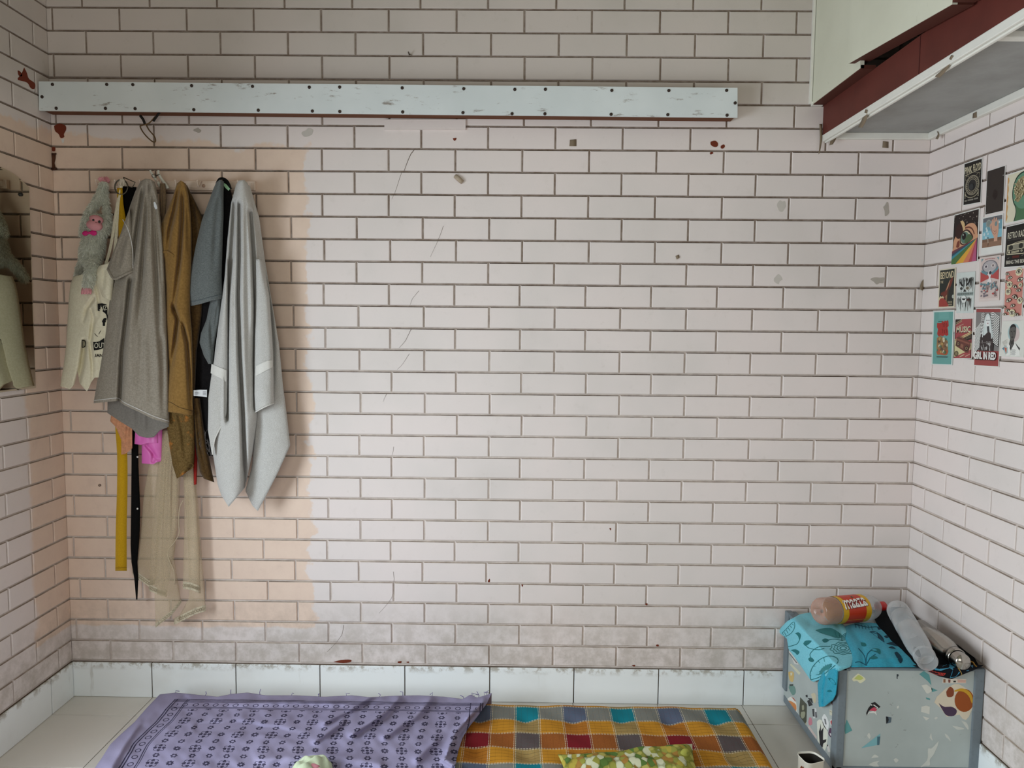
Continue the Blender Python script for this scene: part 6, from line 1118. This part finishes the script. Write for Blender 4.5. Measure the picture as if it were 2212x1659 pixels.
lu = ((fu-.035).ab().lt(.012)+(fu-.965).ab().lt(.012)).mn(1.); lv = ((fv-.03).ab().lt(.013)+(fv-.97).ab().lt(.013)).mn(1.)
dash = (lu*(cv*9.).fr().lt(.66)+lv*(cu*9.).fr().lt(.66)).mn(1.)*.8
dark = ((fv*5.).fr().lt(.10))*((qv.gt(1.)*qv.lt(2.)+qv.gt(3.)).mn(1.))*.55
pin = (fu*4.).fr().lt(.07)*.18
PLD.col(PLD.mix(dash, PLD.mix((dark+pin).mn(1.), base_, lin((62, 44, 26))), lin((214, 204, 176)))); PLD.bump(wn, .3, .0015); PLD = PLD.m
mt_ = thing('mattress', 'thin plaid cotton mattress in mustard, teal and maroon checks on the floor', 'mattress', (1.41, -.6, 0))
MX0, MX1, MY0, MY1 = .412, 2.404, -1.05, -.135
nx, ny = 200, 92; U, Vv = np.meshgrid(np.linspace(0, 1, nx), np.linspace(0, 1, ny)); XX = MX0+(MX1-MX0)*U; YY = MY1+(MY0-MY1)*Vv
ed = np.minimum(np.minimum(XX-MX0, MX1-XX), np.minimum(MY1-YY, YY-MY0)); ZZ = ZM*np.clip(ed/.04, 0, 1)**.42
for i in range(14):
    for j in range(5):
        cx_, cy_ = MX1-.13-i*.155*1.0, MY1-.13-j*.19; ZZ -= .012*np.exp(-(((XX-cx_)**2+(YY-cy_)**2)/.028**2))
ZZ += .0022*np.sin(XX*21+1)*np.sin(YY*26)*np.clip(ed/.06, 0, 1)+.0016*np.sin(XX*50+YY*31)*np.clip(ed/.06, 0, 1); ZZ = np.maximum(ZZ, .002)
idx = np.arange(nx*ny).reshape(ny, nx); V = list(np.stack([XX, YY, ZZ], -1).reshape(-1, 3)); F = [(idx[i, j], idx[i+1, j], idx[i+1, j+1], idx[i, j+1]) for i in range(ny-1) for j in range(nx-1)]
rim = list(idx[0, :])+list(idx[1:, -1])+list(idx[-1, -2::-1])+list(idx[-2:0:-1, 0]); F.append(tuple(int(q) for q in rim))
MBk().add(V, F, PLD, True).build('cover', PLD, mt_)

# purple printed sheet
PUR = MT('purple_block_print', .95, .08); u, v = PUR.uv(); nz = PUR.noise(300, 2, .7); un = u+(PUR.noise(9, 2)-.5)*.012; vn = v+(PUR.noise(11, 2)-.5)*.012
def rosette(cu_, cv_, pu, pv, r0_, teeth, inner):
    a_ = ((un-cu_)/pu).fr()-.5; b_ = ((vn-cv_)/pv).fr()-.5; a_, b_ = a_*pu, b_*pv; r = (a_*a_+b_*b_).sq(); th = b_.atan2(a_)
    rr = (th*teeth).cos()*(r0_*.16)+r0_; return r.lt(rr)*r.gt(inner)
def sprig(cu_, cv_, pu, pv, r0_):
    a_ = ((un-cu_)/pu).fr()-.5; b_ = ((vn-cv_)/pv).fr()-.5; a_, b_ = a_*pu, b_*pv; r = (a_*a_+b_*b_).sq(); th = b_.atan2(a_)
    lobe = (th*4.).cos()*(r0_*.30)+r0_*.62; curl = ((th*2.).sin().ab()*.012+.007); return (r.lt(lobe)*(r.gt(r0_*.42)+r.lt(r0_*.24)).mn(1.)).mx((r-curl).ab().lt(.0013)*r.lt(r0_))
f = sprig(.0, .0, .104, .076, .021).mx(rosette(.052, .0, .104, .076, .0105, 8, .0035)).mx(rosette(.026, .038, .052, .076, .0095, 6, .0042))
inb = (un.gt(.125))*(vn.gt(.118))*(un.lt(1.075))
ln = lambda c, a_, w_: (c-a_).ab().lt(w_)
vb = (ln(vn, .058, .0022)+ln(vn, .066, .0022)+ln(vn, .074, .0016)+ln(vn, .108, .0018)+ln(vn, .114, .0012))*un.gt(.07)*un.lt(1.12)
ub = (ln(un, .068, .0022)+ln(un, .076, .0022)+ln(un, .112, .0018)+ln(un, .118, .0012)+ln(un, 1.078, .0018)+ln(un, 1.112, .002)+ln(un, 1.120, .002))*vn.gt(.056)
av = ((un/.034).fr()-.5)*.034; bv_ = vn-.092; rv = (av*av+bv_*bv_).sq(); circ = rv.lt(.0098)*rv.gt(.0066)*un.gt(.09)*un.lt(1.10)
av = ((vn/.034).fr()-.5)*.034; bv_ = un-.094; rv = (av*av+bv_*bv_).sq(); circ = circ.mx(rv.lt(.0098)*rv.gt(.0066)*vn.gt(.1))
ink = (f*inb).mx(vb.mn(1.)).mx(ub.mn(1.)).mx(circ)*(PUR.noise(60, 3)*.5+.62)
n2 = PUR.noise(4, 3); PUR.col(PUR.mix(ink.cl(), PUR.mix((nz*.4+n2*.6).cl(), lin((128, 122, 152)), lin((164, 158, 184))), lin((40, 36, 58)))); PUR.bump(nz, .25, .0015); PUR = PUR.m
ps = thing('purple_sheet', 'rumpled purple cotton sheet with black block print over the left of the mattress', 'sheet', (.95, -.5, .08), None)
Lp = [(345, 1500), (318, 1528), (290, 1560), (262, 1585), (238, 1608), (222, 1634), (204, 1660), (150, 1730), (60, 1830), (-60, 1960)]; Rp = [(1062, 1499), (1052, 1520), (1034, 1545), (1014, 1570), (1000, 1592), (990, 1622), (982, 1660), (972, 1730), (962, 1830), (950, 1960)]
nu, nv = 210, 130; uu = np.linspace(0, 1, nu); vv = np.linspace(0, 1, nv)**1.25; l, r = interp(Lp, vv), interp(Rp, vv); px = l[:, None, 0]+(r-l)[:, None, 0]*uu; py = l[:, None, 1]+(r-l)[:, None, 1]*uu
tp = np.array([(345, 1500), (380, 1496), (420, 1500), (470, 1505), (500, 1499), (535, 1496), (575, 1502), (640, 1502), (700, 1505), (760, 1502), (800, 1506), (850, 1503), (905, 1502), (960, 1505), (1000, 1510), (1016, 1500), (1030, 1507), (1045, 1503), (1062, 1497)], float)
py = py+(np.interp(px[0], tp[:, 0], tp[:, 1])-py[0])[None]*((1-vv)**9)[:, None]
h = .014*np.ones_like(px)+.009*vnoise(px, py, 30, 41)+.006*vnoise(px, py*1.6, 13, 42)+.003*vnoise(px, py*2, 6, 43)
for ln_, dep, w_ in (([(430, 1572), (520, 1568), (600, 1580), (640, 1592)], -.016, 9), ([(700, 1560), (760, 1530), (800, 1505)], .012, 9), ([(760, 1585), (830, 1540), (860, 1510)], .014, 9), ([(830, 1590), (900, 1545), (930, 1510)], .012, 10), ([(680, 1600), (740, 1560)], .010, 8), ([(980, 1600), (960, 1640), (990, 1660)], .016, 9), ([(1020, 1540), (985, 1580), (965, 1620)], .014, 8), ([(1045, 1515), (1010, 1550)], .014, 7), ([(940, 1600), (900, 1640)], .010, 10), ([(400, 1510), (350, 1560), (300, 1620)], -.008, 10), ([(300, 1560), (262, 1620), (220, 1700)], .010, 10), ([(560, 1640), (700, 1630), (820, 1650)], .008, 12), ([(500, 1520), (640, 1516), (760, 1520)], .006, 8)):
    h = h+1.5*dep*np.exp(-(dist2line(px, py, ln_)/(w_*.8))**2)
edgeu = np.minimum(uu/.03, 1)[None]**.6; h = np.maximum(h, .009); zz = ZM+h-.022*(1-edgeu)
T3 = atf(px, py, zz); idx = np.arange(nu*nv).reshape(nv, nu); n = nu*nv; V = list(T3.reshape(-1, 3)); F = [(idx[i, j], idx[i+1, j], idx[i+1, j+1], idx[i, j+1]) for i in range(nv-1) for j in range(nu-1)]
dl = T3[:, 0]+np.array([-.008, 0, 0]); dl[:, 2] = .004; db = T3[0]+np.array([0, .006, 0]); db[:, 2] = .012; V += list(dl)+list(db)
F += [(idx[i, 0], n+i, n+i+1, idx[i+1, 0]) for i in range(nv-1)]+[(idx[0, j], idx[0, j+1], n+nv+j+1, n+nv+j) for j in range(nu-1)]
sh = MBk().add(V, F, PUR, True).build('cloth', PUR, ps); me = sh.data; uvl = me.uv_layers.new(name='UVMap')
uvs = np.zeros((len(V), 2)); f0 = atf(px, py, ZM); x0 = f0[:, :1, 0]; uvs[:n] = np.stack([(f0[..., 0]-x0), -(f0[..., 1]+.11)], -1).reshape(-1, 2); uvs[n:n+nv] = uvs[idx[:, 0]]-np.array([.03, 0]); uvs[n+nv:] = uvs[idx[0]]-np.array([0, .03])
li = np.zeros(len(me.loops), int); me.loops.foreach_get('vertex_index', li); uvl.data.foreach_set('uv', uvs[li].ravel())
k = MBk(); q = random.Random(9)
for px_ in list(range(380, 1000, 62))+list(range(1006, 1060, 9)):
    px_ += q.uniform(-6, 6); yy_ = np.interp(px_, tp[:, 0], tp[:, 1])+1.5; P0 = atf(px_, yy_, ZM+.008); k.tube([P0, P0+np.array([q.uniform(-.006, .006), .004, .006+q.uniform(0, .008)]), P0+np.array([q.uniform(-.014, .014), .006, .004+q.uniform(0, .016)])], .0011, flat((112, 98, 150), .9), 4)
o = k.build('fringe', None, ps); o['kind'] = 'stuff'

# floral cushion at the near edge, and a small crumpled cloth
FLO = MT('floral_cotton', .9, .1); FLO.obj(); wv = FLO.noise(14, 3); 
vn_ = FLO.t.nodes.new('ShaderNodeTexVoronoi'); vn_.inputs['Scale'].default_value = 62; vn_.inputs['Randomness'].default_value = 1
mp_ = FLO.t.nodes.new('ShaderNodeMapping'); mp_.inputs['Scale'].default_value = (1, .55, .8); mp_.inputs['Rotation'].default_value = (.3, .2, .6); FLO.t.links.new(FLO.P, mp_.inputs[0]); FLO.t.links.new(mp_.outputs[0], vn_.inputs['Vector'])
rp = FLO.t.nodes.new('ShaderNodeValToRGB'); rp.color_ramp.interpolation = 'CONSTANT'; FLO.t.links.new(vn_.outputs['Color'], rp.inputs[0]); el = rp.color_ramp.elements; el[0].color = (*lin((150, 150, 70)), 1); el[1].position = .3; el[1].color = (*lin((184, 178, 96)), 1)
for p_, c_ in ((.42, (206, 208, 176)), (.56, (92, 122, 60)), (.7, (164, 124, 62)), (.8, (176, 160, 70)), (.92, (104, 76, 40))): e_ = el.new(p_); e_.color = (*lin(c_), 1)
dv = X(FLO.t, vn_.outputs['Distance']); FLO.col(FLO.mix(dv.st(.5, .75)*.5, rp.outputs[0], lin((70, 82, 36)))); FLO = FLO.m
fc_ = thing('floral_cushion', 'small green floral cushion lying on the plaid mattress at the picture edge', 'cushion', atf(1370, 1700, .09))
k = MBk(); c0 = atf(1370, 1690, .10); w2, d2 = .205, .16; nn_ = 40; UU, VV_ = np.meshgrid(np.linspace(-1, 1, nn_), np.linspace(-1, 1, nn_))
hh = .046*((1-np.abs(UU)**2.6)*(1-np.abs(VV_)**2.6))**.5; ex = 1+.0*UU; jx = 1-.10*(1-VV_**2)*np.abs(UU)**4; jy = 1-.12*(1-UU**2)*np.abs(VV_)**4; wob = .006*np.sin(UU*7+VV_*4)*np.sin(VV_*6-UU*3)
gx, gy = c0[0]+UU*w2*jx, c0[1]+VV_*d2*jy+UU*.022; Tt = np.stack([gx, gy, .094+hh*(.80+.28*UU)+wob*(hh > .02)+.012*(UU > 0)*UU], -1); Bt = np.stack([gx, gy, .092-hh*.04], -1); n = nn_*nn_; idx = np.arange(n).reshape(nn_, nn_)
F = [(idx[i, j], idx[i, j+1], idx[i+1, j+1], idx[i+1, j]) for i in range(nn_-1) for j in range(nn_-1)]+[(n+idx[i, j], n+idx[i+1, j], n+idx[i+1, j+1], n+idx[i, j+1]) for i in range(nn_-1) for j in range(nn_-1)]
for i in range(nn_-1): F += [(idx[i, 0], idx[i+1, 0], n+idx[i+1, 0], n+idx[i, 0]), (idx[i, -1], n+idx[i, -1], n+idx[i+1, -1], idx[i+1, -1]), (idx[0, i], n+idx[0, i], n+idx[0, i+1], idx[0, i+1]), (idx[-1, i], idx[-1, i+1], n+idx[-1, i+1], n+idx[-1, i])]
k.add(list(Tt.reshape(-1, 3))+list(Bt.reshape(-1, 3)), F, FLO, True); k.build('cushion', FLO, fc_)
k = MBk(); p0 = atf(1480, 1628, .135); k.ell(p0, (.014, .010, .016), FLO, 12, 8, Matrix.Rotation(.5, 3, 'Y')); k.build('tied_corner', FLO, fc_)
k = MBk(); p0 = atf(1254, 1655, .10); k.ell(p0, (.034, .018, .009), FLO, 14, 8, Matrix.Rotation(-.3, 3, 'Z')); k.build('corner_flap', FLO, fc_)
sc2 = thing('crumpled_cloth', 'small crumpled pale green cloth with pink lining on the purple sheet', 'cloth', atf(668, 1660, .1))
PGN = fabric('pale_green_cloth', (186, 196, 166), .06, 120, .2); n1_ = 26; UU, VV_ = np.meshgrid(np.linspace(-1, 1, n1_), np.linspace(-1, 1, n1_)); c0 = atf(672, 1672, .1)
hh = .05*np.clip(1-UU**2, 0, 1)**.6*np.clip(1-VV_**2, 0, 1)**.5+.008*np.sin(UU*6+VV_*3)*np.cos(VV_*7); Tt = np.stack([c0[0]+UU*.055+.008*np.sin(VV_*5), c0[1]+VV_*.055+.006*np.sin(UU*6), np.maximum(.094, .094+hh)], -1); idx = np.arange(n1_*n1_).reshape(n1_, n1_)
k = MBk(); k.add(list(Tt.reshape(-1, 3)), [(idx[i, j], idx[i, j+1], idx[i+1, j+1], idx[i+1, j]) for i in range(n1_-1) for j in range(n1_-1)]+[tuple(int(q_) for q_ in list(idx[0, :])+list(idx[1:, -1])+list(idx[-1, -2::-1])+list(idx[-2:0:-1, 0]))[::-1]], PGN, True); k.build('outer', PGN, sc2)
k = MBk(); k.ell(atf(672, 1657, .128), (.026, .012, .010), flat((196, 130, 140), .9), 14, 8); k.build('lining', None, sc2)

# square enamel tin
cc = np.array([2.494, -.482]); Cq = [np.array(p_) for p_ in ((2.4576, -.4578), (2.5139, -.4517), (2.536, -.4976), (2.4695, -.5217))]
ENM = flat((226, 222, 208), .35, 0, .5); tn = thing('enamel_tin', 'square cream enamel tin with rounded corners standing between mattress and trunk', 'tin', (*cc, 0))
def rsq(scale, z_, r_=.32, n_=7):
    out_ = []
    for i in range(4):
        p_, a_, b_ = Cq[i], Cq[i-1], Cq[(i+1) % 4]
        for t_ in np.linspace(0, 1, n_): q_ = (1-t_)**2*(p_+(a_-p_)*r_)+2*t_*(1-t_)*p_+t_*t_*(p_+(b_-p_)*r_); out_.append((*(cc+(q_-cc)*scale), z_))
    return out_
prof = [(.0, .004), (.90, .001), (.94, .006), (.96, .096), (1.0, .098), (1.01, .100), (1.0, .102), (.955, .100), (.93, .096), (.915, .012), (.0, .010)]
k = MBk(); V = []; m_ = 28
for sc3, z_ in prof: V += rsq(max(sc3, .001), z_)
F = [(i*m_+j, i*m_+(j+1) % m_, (i+1)*m_+(j+1) % m_, (i+1)*m_+j) for i in range(len(prof)-1) for j in range(m_)]
k.add(V, F, ENM, True); o = k.build('cup', ENM, tn)
me = o.data; me.materials.append(flat((40, 36, 30), .5)); 
for p_ in me.polygons:
    if p_.index >= 8*m_: p_.material_index = 1
def tin_side(u_, v_, e): a_, b_ = Cq[3], Cq[0]; q_ = a_[None]+(b_-a_)[None]*np.asarray(u_)[:, None]; d_ = (q_-cc)*.955; nrm = np.array([-(b_-a_)[1], (b_-a_)[0]]); nrm = nrm/np.linalg.norm(nrm); nrm = nrm*np.sign(nrm@((a_+b_)/2-cc)); P_2 = cc+d_+nrm*(e+.0005); return np.concatenate([P_2, (.1*(1-np.asarray(v_)))[:, None]], 1)
a = Art(tin_side, .0001, .4); a.poly(sm([(.35, .25), (.5, .22), (.62, .4), (.55, .6), (.42, .5), (.35, .25)], 14), (120, 62, 40)); a.poly([(.3, .2), (.36, .18), (.44, .34), (.38, .36)], (120, 62, 40)); a.build('printed_mark', tn)
